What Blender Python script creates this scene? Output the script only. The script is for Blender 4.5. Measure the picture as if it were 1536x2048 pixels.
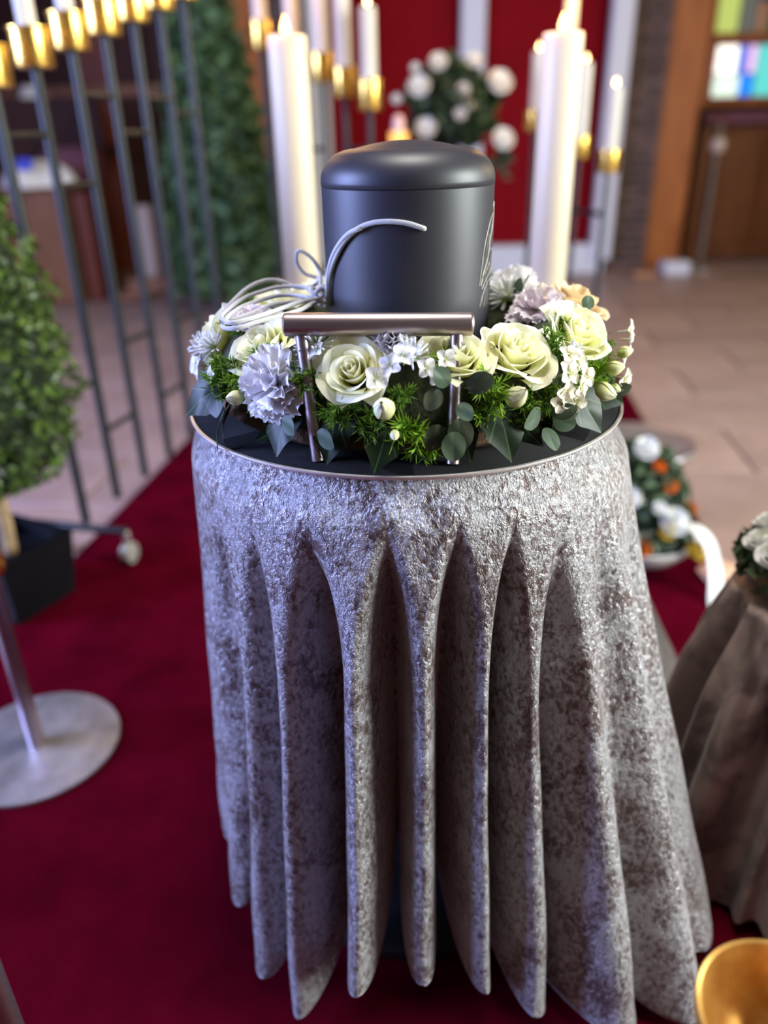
import bpy, math, random
import numpy as np
from mathutils import Vector, Matrix, Quaternion

random.seed(7)
RNG = np.random.default_rng(7)
scene = bpy.context.scene
for o in list(bpy.data.objects):
    bpy.data.objects.remove(o)
COL = scene.collection

# ------------------------------------------------------------------ camera
cam_d = bpy.data.cameras.new('camera')
cam = bpy.data.objects.new('camera', cam_d)
COL.objects.link(cam)
scene.camera = cam
cam_d.sensor_fit = 'VERTICAL'
cam_d.sensor_height = 36.0
cam_d.lens = 27.04
cam_d.clip_start = 0.02
cam_d.clip_end = 60
_u = Vector((-72, 3126, 1538)).normalized()
_f = Vector((0, 0, -1))
_y = (_f - _u * _f.dot(_u)).normalized()
_x = _y.cross(_u)
cam.matrix_world = Matrix.Translation((0, 0, 1.03)) @ Matrix((_x, _y, _u)).to_4x4()
cam_d.dof.use_dof = True
cam_d.dof.focus_distance = 0.735
cam_d.dof.aperture_fstop = 1.8

# ------------------------------------------------------------------ world + lights
world = bpy.data.worlds.new('room_ambience')
scene.world = world
world.use_nodes = True
bg = world.node_tree.nodes['Background']
bg.inputs[0].default_value = (0.42, 0.28, 0.22, 1)
bg.inputs[1].default_value = 0.20

scene.view_settings.view_transform = 'Standard'
scene.view_settings.look = 'None'
scene.view_settings.exposure = 0.0
scene.view_settings.gamma = 1.0
scene.view_settings.use_curve_mapping = False


def area(name, loc, target, sx, sy, col, power):
    d = bpy.data.lights.new(name, 'AREA')
    d.shape = 'RECTANGLE'
    d.size, d.size_y = sx, sy
    d.color = col
    d.energy = power
    o = bpy.data.objects.new(name, d)
    COL.objects.link(o)
    o.location = loc
    o.rotation_euler = (Vector(target) - Vector(loc)).to_track_quat('-Z', 'Y').to_euler()
    return o


# daylight through the coloured window of the left wall and the clear one of the right wall
area('daylight_left', (-3.9, 0.55, 1.75), (0, 0.65, 1.2), 1.9, 2.1, (0.38, 0.48, 1.0), 460)
area('daylight_right', (3.9, 0.10, 1.75), (0, 0.3, 1.2), 1.9, 2.1, (0.93, 1.0, 0.96), 400)
# yellow glass window farther back on the right, added overhead fill above the table that whitens the flowers
area('daylight_yellow', (4.15, 4.2, 1.9), (0, 3.6, 1.0), 1.2, 1.8, (1.0, 0.74, 0.28), 55)
area('overhead_fill', (0.15, 1.10, 3.6), (0.1, 1.05, 0.8), 0.9, 0.9, (1.0, 0.95, 0.88), 80)


def point(name, loc, power, col=(1.0, 0.55, 0.2), r=0.012):
    d = bpy.data.lights.new(name, 'POINT')
    d.energy = power
    d.color = col
    d.shadow_soft_size = r
    o = bpy.data.objects.new(name, d)
    COL.objects.link(o)
    o.location = loc
    return o


# ------------------------------------------------------------------ helpers: nodes / materials
def new_mat(name):
    m = bpy.data.materials.new(name)
    m.use_nodes = True
    nt = m.node_tree
    b = nt.nodes['Principled BSDF']
    return m, nt, b


def N(nt, typ, **kw):
    n = nt.nodes.new(typ)
    for k, v in kw.items():
        setattr(n, k, v)
    return n


def setin(n, **kw):
    for k, v in kw.items():
        n.inputs[k.replace('_', ' ')].default_value = v


def ramp(nt, src, stops):
    r = N(nt, 'ShaderNodeValToRGB')
    el = r.color_ramp.elements
    while len(el) < len(stops):
        el.new(0.5)
    for e, (p, c) in zip(el, stops):
        e.position = p
        e.color = (c[0], c[1], c[2], 1)
    nt.links.new(src, r.inputs[0])
    return r.outputs[0]


def coords(nt, scale=(1, 1, 1), kind='Object'):
    tc = N(nt, 'ShaderNodeTexCoord')
    mp = N(nt, 'ShaderNodeMapping')
    mp.inputs['Scale'].default_value = scale
    nt.links.new(tc.outputs[kind], mp.inputs[0])
    return mp.outputs[0]


def noise(nt, vec, scale, detail=3.0, rough=0.55, dist=0.0):
    n = N(nt, 'ShaderNodeTexNoise')
    setin(n, Scale=scale, Detail=detail, Roughness=rough, Distortion=dist)
    nt.links.new(vec, n.inputs['Vector'])
    return n.outputs['Fac']


def bump(nt, h, strength, dist, normal=None):
    b = N(nt, 'ShaderNodeBump')
    b.inputs['Strength'].default_value = strength
    b.inputs['Distance'].default_value = dist
    nt.links.new(h, b.inputs['Height'])
    if normal is not None:
        nt.links.new(normal, b.inputs['Normal'])
    return b.outputs[0]


def simple(name, col, rough=0.5, metal=0.0, var=0.15, scale=20, bumps=0.0, bscale=80, bdist=0.002,
           sss=0.0, spec=0.5, coat=0.0, stretch=(1, 1, 1), rand=0.0, sheen=0.0):
    m, nt, b = new_mat(name)
    v = coords(nt, stretch)
    f = noise(nt, v, scale, 4)
    lo = [c * (1 - var) for c in col]
    hi = [min(1, c * (1 + var)) for c in col]
    out = ramp(nt, f, [(0.3, lo), (0.7, hi)])
    if rand:
        oi = N(nt, 'ShaderNodeObjectInfo')
        mr = N(nt, 'ShaderNodeMapRange')
        setin(mr, To_Min=1 - rand, To_Max=1 + rand)
        nt.links.new(oi.outputs['Random'], mr.inputs['Value'])
        hs = N(nt, 'ShaderNodeHueSaturation')
        nt.links.new(mr.outputs[0], hs.inputs['Value'])
        nt.links.new(out, hs.inputs['Color'])
        out = hs.outputs[0]
    nt.links.new(out, b.inputs['Base Color'])
    b.inputs['Roughness'].default_value = rough
    b.inputs['Metallic'].default_value = metal
    b.inputs['Specular IOR Level'].default_value = spec
    b.inputs['Coat Weight'].default_value = coat
    b.inputs['Sheen Weight'].default_value = sheen
    if sss:
        b.inputs['Subsurface Weight'].default_value = sss
        b.inputs['Subsurface Radius'].default_value = (0.012, 0.008, 0.005)
        b.inputs['Subsurface Scale'].default_value = 1.0
    if bumps:
        nt.links.new(bump(nt, noise(nt, v, bscale, 5), bumps, bdist), b.inputs['Normal'])
    return m


def emis(name, col, strength):
    m, nt, b = new_mat(name)
    b.inputs['Base Color'].default_value = (*[c * 0.5 for c in col], 1)
    b.inputs['Emission Color'].default_value = (*col, 1)
    b.inputs['Emission Strength'].default_value = strength
    return m


def wood(name, a, c, scale=3.0, rough=0.45, stretch=(9, 9, 1)):
    m, nt, b = new_mat(name)
    v = coords(nt, stretch)
    f = noise(nt, v, scale, 6, 0.6, 0.6)
    nt.links.new(ramp(nt, f, [(0.3, a), (0.7, c)]), b.inputs['Base Color'])
    b.inputs['Roughness'].default_value = rough
    b.inputs['Specular IOR Level'].default_value = 0.2
    nt.links.new(bump(nt, f, 0.3, 0.004), b.inputs['Normal'])
    return m


def uvramp(name, stops, rough=0.5, sss=0.0, spec=0.3, trans=0.25, vary=0.06, nscale=300):
    """petal / leaf material: colour runs from the base (v=0) to the rim (v=1)"""
    m, nt, b = new_mat(name)
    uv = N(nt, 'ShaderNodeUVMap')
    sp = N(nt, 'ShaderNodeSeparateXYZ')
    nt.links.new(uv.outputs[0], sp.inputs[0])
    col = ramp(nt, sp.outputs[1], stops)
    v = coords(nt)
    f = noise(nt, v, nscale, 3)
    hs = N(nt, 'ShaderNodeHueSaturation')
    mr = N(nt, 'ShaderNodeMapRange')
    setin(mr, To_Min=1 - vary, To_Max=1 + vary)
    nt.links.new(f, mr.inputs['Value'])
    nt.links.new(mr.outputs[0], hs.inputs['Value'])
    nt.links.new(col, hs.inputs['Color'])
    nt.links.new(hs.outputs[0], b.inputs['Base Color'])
    b.inputs['Roughness'].default_value = rough
    b.inputs['Specular IOR Level'].default_value = spec
    if trans:
        tr = N(nt, 'ShaderNodeBsdfTranslucent')
        nt.links.new(hs.outputs[0], tr.inputs['Color'])
        mx = N(nt, 'ShaderNodeMixShader')
        mx.inputs[0].default_value = trans
        nt.links.new(b.outputs[0], mx.inputs[1])
        nt.links.new(tr.outputs[0], mx.inputs[2])
        nt.links.new(mx.outputs[0], nt.nodes['Material Output'].inputs[0])
    return m


def foliage_mat(name, dark, light, rough=0.5, trans=0.2):
    m, nt, b = new_mat(name)
    g = N(nt, 'ShaderNodeNewGeometry')
    col = ramp(nt, g.outputs['Random Per Island'], [(0.0, dark), (1.0, light)])
    nt.links.new(col, b.inputs['Base Color'])
    b.inputs['Roughness'].default_value = rough
    tr = N(nt, 'ShaderNodeBsdfTranslucent')
    nt.links.new(col, tr.inputs['Color'])
    mx = N(nt, 'ShaderNodeMixShader')
    mx.inputs[0].default_value = trans
    nt.links.new(b.outputs[0], mx.inputs[1])
    nt.links.new(tr.outputs[0], mx.inputs[2])
    nt.links.new(mx.outputs[0], nt.nodes['Material Output'].inputs[0])
    return m


M = {}


def crushed_velvet(name, base, dark, metal, rough, s1, s2, strength, sheen=1.0):
    m, nt, b = new_mat(name)
    v = coords(nt, (1, 1, 0.7))
    big = noise(nt, v, 14, 4, 0.6, 1.2)
    mid = noise(nt, v, s1, 3, 0.65, 0.5)
    fine = noise(nt, v, s2, 3, 0.65, 0.6)
    mask = ramp(nt, big, [(0.42, (0.15,) * 3), (0.60, (1,) * 3)])
    n1 = bump(nt, mid, 0.9 * strength, 0.0040)
    b2 = N(nt, 'ShaderNodeBump')
    b2.inputs['Distance'].default_value = 0.0020
    mm = N(nt, 'ShaderNodeMath', operation='MULTIPLY')
    mm.inputs[1].default_value = 1.0 * strength
    nt.links.new(mask, mm.inputs[0])
    nt.links.new(mm.outputs[0], b2.inputs['Strength'])
    nt.links.new(fine, b2.inputs['Height'])
    nt.links.new(n1, b2.inputs['Normal'])
    nt.links.new(b2.outputs[0], b.inputs['Normal'])
    # crushed pile: its highlights put into the base colour, pale patches among brown ones
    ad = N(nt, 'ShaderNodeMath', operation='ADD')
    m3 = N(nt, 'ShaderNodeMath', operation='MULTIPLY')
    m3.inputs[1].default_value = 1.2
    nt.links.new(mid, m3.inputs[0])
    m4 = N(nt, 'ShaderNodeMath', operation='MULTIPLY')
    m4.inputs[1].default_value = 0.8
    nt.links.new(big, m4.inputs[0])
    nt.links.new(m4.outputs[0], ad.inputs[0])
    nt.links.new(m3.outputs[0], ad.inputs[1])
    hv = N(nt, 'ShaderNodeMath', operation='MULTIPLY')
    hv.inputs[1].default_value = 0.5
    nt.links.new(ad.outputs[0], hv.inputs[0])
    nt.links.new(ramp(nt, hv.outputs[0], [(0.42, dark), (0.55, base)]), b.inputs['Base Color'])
    b.inputs['Metallic'].default_value = metal
    b.inputs['Roughness'].default_value = rough
    b.inputs['Sheen Weight'].default_value = sheen
    b.inputs['Sheen Roughness'].default_value = 0.30
    b.inputs['Sheen Tint'].default_value = (0.95, 0.95, 1.0, 1)
    return m


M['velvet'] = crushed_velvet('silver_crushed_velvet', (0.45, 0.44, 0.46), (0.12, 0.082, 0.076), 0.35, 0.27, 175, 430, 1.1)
M['velvet_brown'] = crushed_velvet('brown_velvet', (0.30, 0.22, 0.20), (0.12, 0.085, 0.078), 0.25, 0.45, 14, 220, 0.25, 0.3)
M['velvet_dark'] = crushed_velvet('dark_brown_velvet', (0.075, 0.055, 0.050), (0.03, 0.022, 0.02), 0.0, 0.6, 14, 220, 0.25, 0.1)
M['urn'] = simple('anthracite_lacquer', (0.021, 0.021, 0.032), 0.46, 0.0, 0.06, 60, 0.04, 900, 0.0004, spec=0.62)
M['engrave'] = simple('engraved_line', (0.50, 0.48, 0.44), 0.5, 0.3)
M['bronze'] = simple('dark_bronze', (0.13, 0.095, 0.065), 0.6)
M['steel_dull'] = simple('dull_steel', (0.55, 0.55, 0.56), 0.25, 0.72, 0.15, 14, 0.03, 160, 0.0004)
M['steel_edge'] = simple('bright_steel_edge', (0.80, 0.78, 0.76), 0.45, 1.0, 0.08, 60)
M['steel'] = simple('brushed_steel', (0.40, 0.335, 0.345), 0.36, 1.0, 0.12, 40, 0.06, 400, 0.0003, stretch=(0.2, 4, 4))
M['steel_cloudy'] = simple('cloudy_steel', (0.60, 0.58, 0.62), 0.42, 0.9, 0.35, 16, 0.45, 26, 0.004)


def cord_mat():
    m, nt, b = new_mat('grey_braided_cord')
    uv = N(nt, 'ShaderNodeUVMap')
    mp = N(nt, 'ShaderNodeMapping')
    mp.inputs['Scale'].default_value = (6.283 * 2, 620, 1)
    nt.links.new(uv.outputs[0], mp.inputs[0])
    w = N(nt, 'ShaderNodeTexWave')
    w.bands_direction = 'DIAGONAL'
    setin(w, Scale=0.5, Distortion=0.3)
    nt.links.new(mp.outputs[0], w.inputs['Vector'])
    nt.links.new(ramp(nt, w.outputs['Fac'], [(0.1, (0.40, 0.40, 0.43)), (0.7, (0.72, 0.72, 0.74))]), b.inputs['Base Color'])
    nt.links.new(bump(nt, w.outputs['Fac'], 0.6, 0.0006), b.inputs['Normal'])
    b.inputs['Roughness'].default_value = 0.6
    return m


M['cord'] = cord_mat()
M['gold'] = simple('polished_brass', (0.95, 0.60, 0.14), 0.27, 1.0, 0.08, 30)
M['black_steel'] = simple('blackened_steel', (0.020, 0.023, 0.024), 0.45, 0.3, 0.2, 30)
M['black_plastic'] = simple('black_plastic', (0.004, 0.004, 0.006), 0.5, spec=0.15)
M['black_matte'] = simple('black_matte_paint', (0.015, 0.016, 0.02), 0.5)
M['caster'] = simple('caster_grey', (0.45, 0.44, 0.40), 0.35, 0.5)


def wax_mat():
    m, nt, b = new_mat('ivory_wax')
    b.inputs['Base Color'].default_value = (0.68, 0.58, 0.43, 1)
    b.inputs['Roughness'].default_value = 0.42
    b.inputs['Subsurface Weight'].default_value = 0.55
    b.inputs['Subsurface Radius'].default_value = (0.05, 0.03, 0.012)
    b.inputs['Subsurface Scale'].default_value = 0.6
    v = coords(nt)
    nt.links.new(bump(nt, noise(nt, v, 25, 3), 0.05, 0.003), b.inputs['Normal'])
    return m


M['wax'] = wax_mat()
M['taper'] = simple('white_taper_wax', (0.58, 0.54, 0.47), 0.42, 0, 0.03, 10, sss=0.2)
M['pink_wax'] = simple('pale_pink_wax', (0.72, 0.45, 0.40), 0.45, 0, 0.05)
M['wick'] = simple('charred_wick', (0.02, 0.015, 0.012), 0.9)
M['flame'] = emis('candle_flame', (1.0, 0.60, 0.22), 7.0)
M['flame_small'] = emis('small_candle_flame', (1.0, 0.66, 0.28), 13.0)
M['amber_glow'] = emis('glowing_amber_glass', (1.0, 0.48, 0.10), 1.4)
M['carpet'] = simple('red_carpet_pile', (0.064, 0.0012, 0.007), 0.95, 0, 0.28, 7, 0.5, 900, 0.002, spec=0.0, sheen=0.0)
M['tile'] = simple('rosy_sandstone', (0.33, 0.228, 0.203), 0.42, 0, 0.14, 5, 0.12, 60, 0.003, rand=0.10)
M['joint'] = simple('floor_joint', (0.17, 0.125, 0.115), 0.85)
M['red_wall'] = simple('red_wall_paint', (0.19, 0.001, 0.005), 0.7, 0, 0.10, 3, spec=0.08)
M['white_paint'] = simple('white_painted_wood', (0.60, 0.61, 0.68), 0.5, 0, 0.03)
M['wood_post'] = wood('orange_brown_wood', (0.24, 0.065, 0.014), (0.42, 0.14, 0.032))
M['wood_dark'] = wood('dark_brown_wood', (0.022, 0.007, 0.005), (0.050, 0.014, 0.008), rough=0.6)
M['wood_red'] = wood('reddish_wood', (0.10, 0.022, 0.010), (0.17, 0.040, 0.016))
M['wood_mid'] = wood('mid_brown_wood', (0.15, 0.060, 0.028), (0.23, 0.10, 0.048))
M['wood_cab'] = wood('brown_cabinet_wood', (0.11, 0.034, 0.009), (0.19, 0.062, 0.017))
M['brick'] = simple('dark_brick', (0.105, 0.062, 0.055), 0.8, 0, 0.25, 40, 0.4, 120, 0.004, rand=0.25)
M['mortar'] = simple('grey_mortar', (0.12, 0.11, 0.115), 0.9)
M['plaster'] = simple('brown_plaster', (0.16, 0.085, 0.055), 0.8)
M['mauve'] = simple('mauve_upholstery', (0.15, 0.05, 0.075), 0.8)
M['white_cloth'] = simple('white_linen', (0.68, 0.65, 0.60), 0.8, 0, 0.05)
M['blue_cloth'] = simple('blue_band', (0.05, 0.07, 0.55), 0.7)
M['beige'] = simple('beige_paint', (0.52, 0.42, 0.34), 0.6)
M['terracotta'] = simple('terracotta', (0.36, 0.17, 0.09), 0.7)
M['bark'] = simple('pale_bark', (0.42, 0.28, 0.15), 0.8, 0, 0.35, 40, 0.6, 60, 0.004)
M['box_leaf'] = foliage_mat('boxwood_leaf', (0.009, 0.026, 0.003), (0.125, 0.215, 0.035), 0.40)
M['thuja_leaf'] = foliage_mat('conifer_leaf', (0.006, 0.034, 0.010), (0.14, 0.25, 0.10), 0.5)
M['bouquet_leaf'] = foliage_mat('bouquet_leaf', (0.008, 0.020, 0.008), (0.075, 0.125, 0.055), 0.4)
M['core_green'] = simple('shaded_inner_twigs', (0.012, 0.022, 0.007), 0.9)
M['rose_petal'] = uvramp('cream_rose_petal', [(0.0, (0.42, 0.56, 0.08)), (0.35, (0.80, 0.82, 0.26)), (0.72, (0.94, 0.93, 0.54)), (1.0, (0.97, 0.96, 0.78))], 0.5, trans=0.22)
M['peach_petal'] = uvramp('peach_rose_petal', [(0.0, (0.45, 0.42, 0.14)), (0.4, (0.80, 0.60, 0.30)), (1.0, (0.92, 0.76, 0.52))], 0.5, trans=0.22)
M['carnation'] = uvramp('white_carnation_petal', [(0.0, (0.70, 0.74, 0.55)), (0.4, (0.87, 0.86, 0.88)), (1.0, (0.97, 0.96, 0.96))], 0.6, trans=0.12)
M['lisianthus'] = uvramp('lilac_white_petal', [(0.0, (0.62, 0.66, 0.42)), (0.4, (0.80, 0.70, 0.80)), (1.0, (0.91, 0.85, 0.92))], 0.6, trans=0.2)
M['mum'] = uvramp('white_spider_petal', [(0.0, (0.55, 0.66, 0.28)), (0.4, (0.86, 0.88, 0.84)), (1.0, (0.92, 0.92, 0.95))], 0.5, trans=0.15)
M['mum_core'] = simple('green_flower_eye', (0.34, 0.46, 0.09), 0.7, 0, 0.2, 200, 0.5, 600, 0.001)
M['blossom'] = uvramp('cream_blossom', [(0.0, (0.60, 0.62, 0.28)), (0.3, (0.85, 0.80, 0.62)), (1.0, (0.90, 0.87, 0.76))], 0.5, trans=0.2)
M['blossom_white'] = uvramp('white_blossom', [(0.0, (0.66, 0.72, 0.40)), (0.3, (0.88, 0.87, 0.84)), (1.0, (0.94, 0.93, 0.93))], 0.5, trans=0.2)
M['bud'] = uvramp('greenish_bud', [(0.0, (0.30, 0.42, 0.07)), (0.5, (0.68, 0.70, 0.32)), (1.0, (0.86, 0.84, 0.58))], 0.5, trans=0.1)
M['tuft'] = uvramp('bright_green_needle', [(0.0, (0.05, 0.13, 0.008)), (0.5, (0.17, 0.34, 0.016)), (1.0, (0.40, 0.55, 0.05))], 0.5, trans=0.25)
M['tuft_dark'] = uvramp('mid_green_needle', [(0.0, (0.03, 0.085, 0.008)), (0.5, (0.10, 0.22, 0.014)), (1.0, (0.26, 0.40, 0.035))], 0.5, trans=0.25)
M['euca'] = uvramp('eucalyptus_leaf', [(0.0, (0.05, 0.085, 0.045)), (1.0, (0.09, 0.135, 0.085))], 0.5, trans=0.12)
M['euca_dark'] = uvramp('dark_eucalyptus_leaf', [(0.0, (0.025, 0.035, 0.018)), (1.0, (0.055, 0.068, 0.038))], 0.5, trans=0.1)
M['moss'] = simple('dark_moss_base', (0.030, 0.040, 0.016), 0.95, 0, 0.5, 60, 0.8, 120, 0.006)
M['straw'] = simple('straw_ring', (0.16, 0.085, 0.045), 0.9, 0, 0.4, 40, 0.8, 150, 0.004)
M['orange_petal'] = simple('orange_petal', (0.80, 0.26, 0.03), 0.6)
M['yellow_petal'] = simple('yellow_petal', (0.80, 0.62, 0.10), 0.6)
M['white_petal'] = simple('soft_white_petal', (0.86, 0.86, 0.84), 0.6, 0, 0.06, 60)
M['peach_ribbon'] = simple('peach_ribbon', (0.72, 0.42, 0.30), 0.5)
M['ribbon'] = simple('white_satin_ribbon', (0.66, 0.66, 0.65), 0.4, 0, 0.04, 10)
M['white_ceramic'] = simple('white_bowl_glaze', (0.62, 0.62, 0.60), 0.35)


def ivy_mat():
    m, nt, b = new_mat('dark_ivy_leaf')
    uv = N(nt, 'ShaderNodeUVMap')
    sp = N(nt, 'ShaderNodeSeparateXYZ')
    nt.links.new(uv.outputs[0], sp.inputs[0])
    cur = None
    for a in (0, 33, -33, 78, -78):
        ca, sa = math.cos(math.radians(a)), math.sin(math.radians(a))
        m1 = N(nt, 'ShaderNodeMath', operation='MULTIPLY'); m1.inputs[1].default_value = ca
        m2 = N(nt, 'ShaderNodeMath', operation='MULTIPLY'); m2.inputs[1].default_value = sa
        nt.links.new(sp.outputs[0], m1.inputs[0]); nt.links.new(sp.outputs[1], m2.inputs[0])
        s = N(nt, 'ShaderNodeMath', operation='SUBTRACT')
        nt.links.new(m1.outputs[0], s.inputs[0]); nt.links.new(m2.outputs[0], s.inputs[1])
        ab = N(nt, 'ShaderNodeMath', operation='ABSOLUTE'); nt.links.new(s.outputs[0], ab.inputs[0])
        if cur is None:
            cur = ab.outputs[0]
        else:
            mn = N(nt, 'ShaderNodeMath', operation='MINIMUM')
            nt.links.new(cur, mn.inputs[0]); nt.links.new(ab.outputs[0], mn.inputs[1]); cur = mn.outputs[0]
    vein = ramp(nt, cur, [(0.004, (1, 1, 1)), (0.022, (0, 0, 0))])
    v = coords(nt)
    base = ramp(nt, noise(nt, v, 90, 4), [(0.35, (0.006, 0.014, 0.005)), (0.7, (0.016, 0.034, 0.012))])
    mx = N(nt, 'ShaderNodeMixRGB')
    nt.links.new(vein, mx.inputs[0]); nt.links.new(base, mx.inputs[1])
    mx.inputs[2].default_value = (0.055, 0.095, 0.045, 1)
    nt.links.new(mx.outputs[0], b.inputs['Base Color'])
    b.inputs['Roughness'].default_value = 0.42
    b.inputs['Specular IOR Level'].default_value = 0.22
    return m


M['ivy'] = ivy_mat()


def amber_mat():
    m, nt, b = new_mat('amber_gold_glass')
    v = coords(nt)
    nt.links.new(ramp(nt, noise(nt, v, 24, 4), [(0.3, (0.42, 0.15, 0.02)), (0.7, (0.80, 0.46, 0.12))]), b.inputs['Base Color'])
    b.inputs['Metallic'].default_value = 0.75
    b.inputs['Roughness'].default_value = 0.3
    return m


M['amber'] = amber_mat()


# ------------------------------------------------------------------ helpers: meshes
class MB:
    def __init__(self):
        self.v, self.f, self.uv = [], [], []

    def add(self, verts, faces, uvs=None):
        o = len(self.v)
        self.v += [tuple(p) for p in verts]
        self.f += [tuple(i + o for i in f) for f in faces]
        self.uv += list(uvs) if uvs is not None else [(0.5, 0.5)] * len(verts)
        return self

    def box(self, c, s, rz=0.0):
        x, y, z = s[0] / 2, s[1] / 2, s[2] / 2
        ca, sa = math.cos(rz), math.sin(rz)
        vs = []
        for dz in (-z, z):
            for dx, dy in ((-x, -y), (x, -y), (x, y), (-x, y)):
                vs.append((c[0] + dx * ca - dy * sa, c[1] + dx * sa + dy * ca, c[2] + dz))
        return self.add(vs, [(3, 2, 1, 0), (4, 5, 6, 7), (0, 1, 5, 4), (1, 2, 6, 5), (2, 3, 7, 6), (3, 0, 4, 7)])

    def bevbox(self, c, s, b, rz=0.0):
        """box with a chamfer along all edges"""
        hx, hy, hz = s[0] / 2, s[1] / 2, s[2] / 2
        ca, sa = math.cos(rz), math.sin(rz)
        rings = [(-hz, b), (-hz + b, 0), (hz - b, 0), (hz, b)]
        vs = []
        for z, i in rings:
            a, d = hx - i, hy - i
            k = min(b, a * 0.5, d * 0.5)
            for dx, dy in ((-a + k, -d), (a - k, -d), (a, -d + k), (a, d - k), (a - k, d), (-a + k, d), (-a, d - k), (-a, -d + k)):
                vs.append((c[0] + dx * ca - dy * sa, c[1] + dx * sa + dy * ca, c[2] + z))
        fs = [tuple(range(7, -1, -1)), tuple(range(24, 32))]
        for r in range(3):
            for i in range(8):
                j = (i + 1) % 8
                fs.append((r * 8 + i, r * 8 + j, r * 8 + 8 + j, r * 8 + 8 + i))
        return self.add(vs, fs)

    def lathe(self, prof, c=(0, 0, 0), n=48, axis=None):
        """prof: list of (radius, height)"""
        q = Vector((0, 0, 1)).rotation_difference(Vector(axis)) if axis is not None else None
        vs, fs, uv = [], [], []
        for k, (r, h) in enumerate(prof):
            for i in range(n):
                a = 2 * math.pi * i / n
                p = Vector((r * math.cos(a), r * math.sin(a), h))
                if q is not None:
                    p = q @ p
                vs.append((p[0] + c[0], p[1] + c[1], p[2] + c[2]))
                uv.append((i / n, k / max(1, len(prof) - 1)))
        for k in range(len(prof) - 1):
            for i in range(n):
                j = (i + 1) % n
                fs.append((k * n + i, k * n + j, (k + 1) * n + j, (k + 1) * n + i))
        if prof[0][0] > 1e-6:
            fs.append(tuple(range(n - 1, -1, -1)))
        if prof[-1][0] > 1e-6:
            fs.append(tuple(range((len(prof) - 1) * n, len(prof) * n)))
        return self.add(vs, fs, uv)

    def rod(self, a, b, r, n=16, r2=None):
        a, b = Vector(a), Vector(b)
        L = (b - a).length
        r2 = r if r2 is None else r2
        e = min(r, r2) * 0.15
        return self.lathe([(r - e, 0), (r, e), (r2, L - e), (r2 - e, L)], a, n, (b - a).normalized())

    def tube(self, pts, r, n=10, cap=True, smooth=6):
        P = catmull(pts, smooth) if smooth else [Vector(p) for p in pts]
        vs, uv, fs = [], [], []
        t0 = (P[1] - P[0]).normalized()
        nrm = t0.orthogonal().normalized()
        d = 0.0
        for i, p in enumerate(P):
            t = (P[min(i + 1, len(P) - 1)] - P[max(i - 1, 0)]).normalized()
            nrm = (nrm - t * nrm.dot(t)).normalized()
            bn = t.cross(nrm)
            if i:
                d += (p - P[i - 1]).length
            rr = r(i / (len(P) - 1)) if callable(r) else r
            for k in range(n):
                a = 2 * math.pi * k / n
                q = p + (nrm * math.cos(a) + bn * math.sin(a)) * rr
                vs.append(q)
                uv.append((k / n, d))
        for i in range(len(P) - 1):
            for k in range(n):
                j = (k + 1) % n
                fs.append((i * n + k, i * n + j, (i + 1) * n + j, (i + 1) * n + k))
        if cap:
            fs.append(tuple(range(n - 1, -1, -1)))
            fs.append(tuple(range((len(P) - 1) * n, len(P) * n)))
        return self.add(vs, fs, uv)

    def grid(self, fn, nu, nv, closed=False):
        vs, uv, fs = [], [], []
        for j in range(nv + 1):
            for i in range(nu if closed else nu + 1):
                vs.append(fn(i / nu, j / nv))
                uv.append((i / nu, j / nv))
        w = nu if closed else nu + 1
        for j in range(nv):
            for i in range(nu):
                k = (i + 1) % w if closed else i + 1
                fs.append((j * w + i, j * w + k, (j + 1) * w + k, (j + 1) * w + i))
        return self.add(vs, fs, uv)

    def mesh(self, name, mat, smooth=True):
        me = bpy.data.meshes.new(name)
        me.from_pydata(self.v, [], self.f)
        uvl = me.uv_layers.new(name='UVMap')
        idx = np.empty(len(me.loops), dtype=np.int32)
        me.loops.foreach_get('vertex_index', idx)
        uvl.data.foreach_set('uv', np.asarray(self.uv, dtype=np.float32)[idx].ravel())
        me.materials.append(M[mat])
        if smooth:
            me.polygons.foreach_set('use_smooth', [True] * len(me.polygons))
            if smooth != 'full':
                me.set_sharp_from_angle(angle=math.radians(40))
        me.update()
        return me


def catmull(pts, k):
    P = [Vector(p) for p in pts]
    P = [P[0] * 2 - P[1]] + P + [P[-1] * 2 - P[-2]]
    out = []
    for i in range(1, len(P) - 2):
        p0, p1, p2, p3 = P[i - 1:i + 3]
        for j in range(k):
            t = j / k
            out.append(0.5 * ((2 * p1) + (p2 - p0) * t + (2 * p0 - 5 * p1 + 4 * p2 - p3) * t * t + (3 * p1 - p0 - 3 * p2 + p3) * t ** 3))
    out.append(P[-2])
    return out


def wloc(o):
    v = Vector((0, 0, 0))
    while o is not None:
        v += o.location
        o = o.parent
    return v


def tag(o, label=None, cat=None, group=None, kind=None):
    if label: o['label'] = label
    if cat: o['category'] = cat
    if group: o['group'] = group
    if kind: o['kind'] = kind
    return o


def empty(name, loc, label=None, cat=None, group=None, kind=None):
    o = bpy.data.objects.new(name, None)
    o.empty_display_size = 0.05
    COL.objects.link(o)
    o.location = loc
    return tag(o, label, cat, group, kind)


def obj(name, mb, mat, parent=None, smooth=True, label=None, local=False):
    """mb is in world coordinates unless local; made local to its parent"""
    if parent is not None and not local:
        w = wloc(parent)
        mb.v = [(p[0] - w[0], p[1] - w[1], p[2] - w[2]) for p in mb.v]
    o = bpy.data.objects.new(name, mb.mesh(name, mat, smooth))
    COL.objects.link(o)
    o.parent = parent
    if label: o['label'] = label
    return o


def link_copy(o, parent):
    c = o.copy()
    COL.objects.link(c)
    c.parent = parent
    return c


def sstep(a, b, x):
    t = max(0.0, min(1.0, (x - a) / (b - a)))
    return t * t * (3 - 2 * t)


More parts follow.
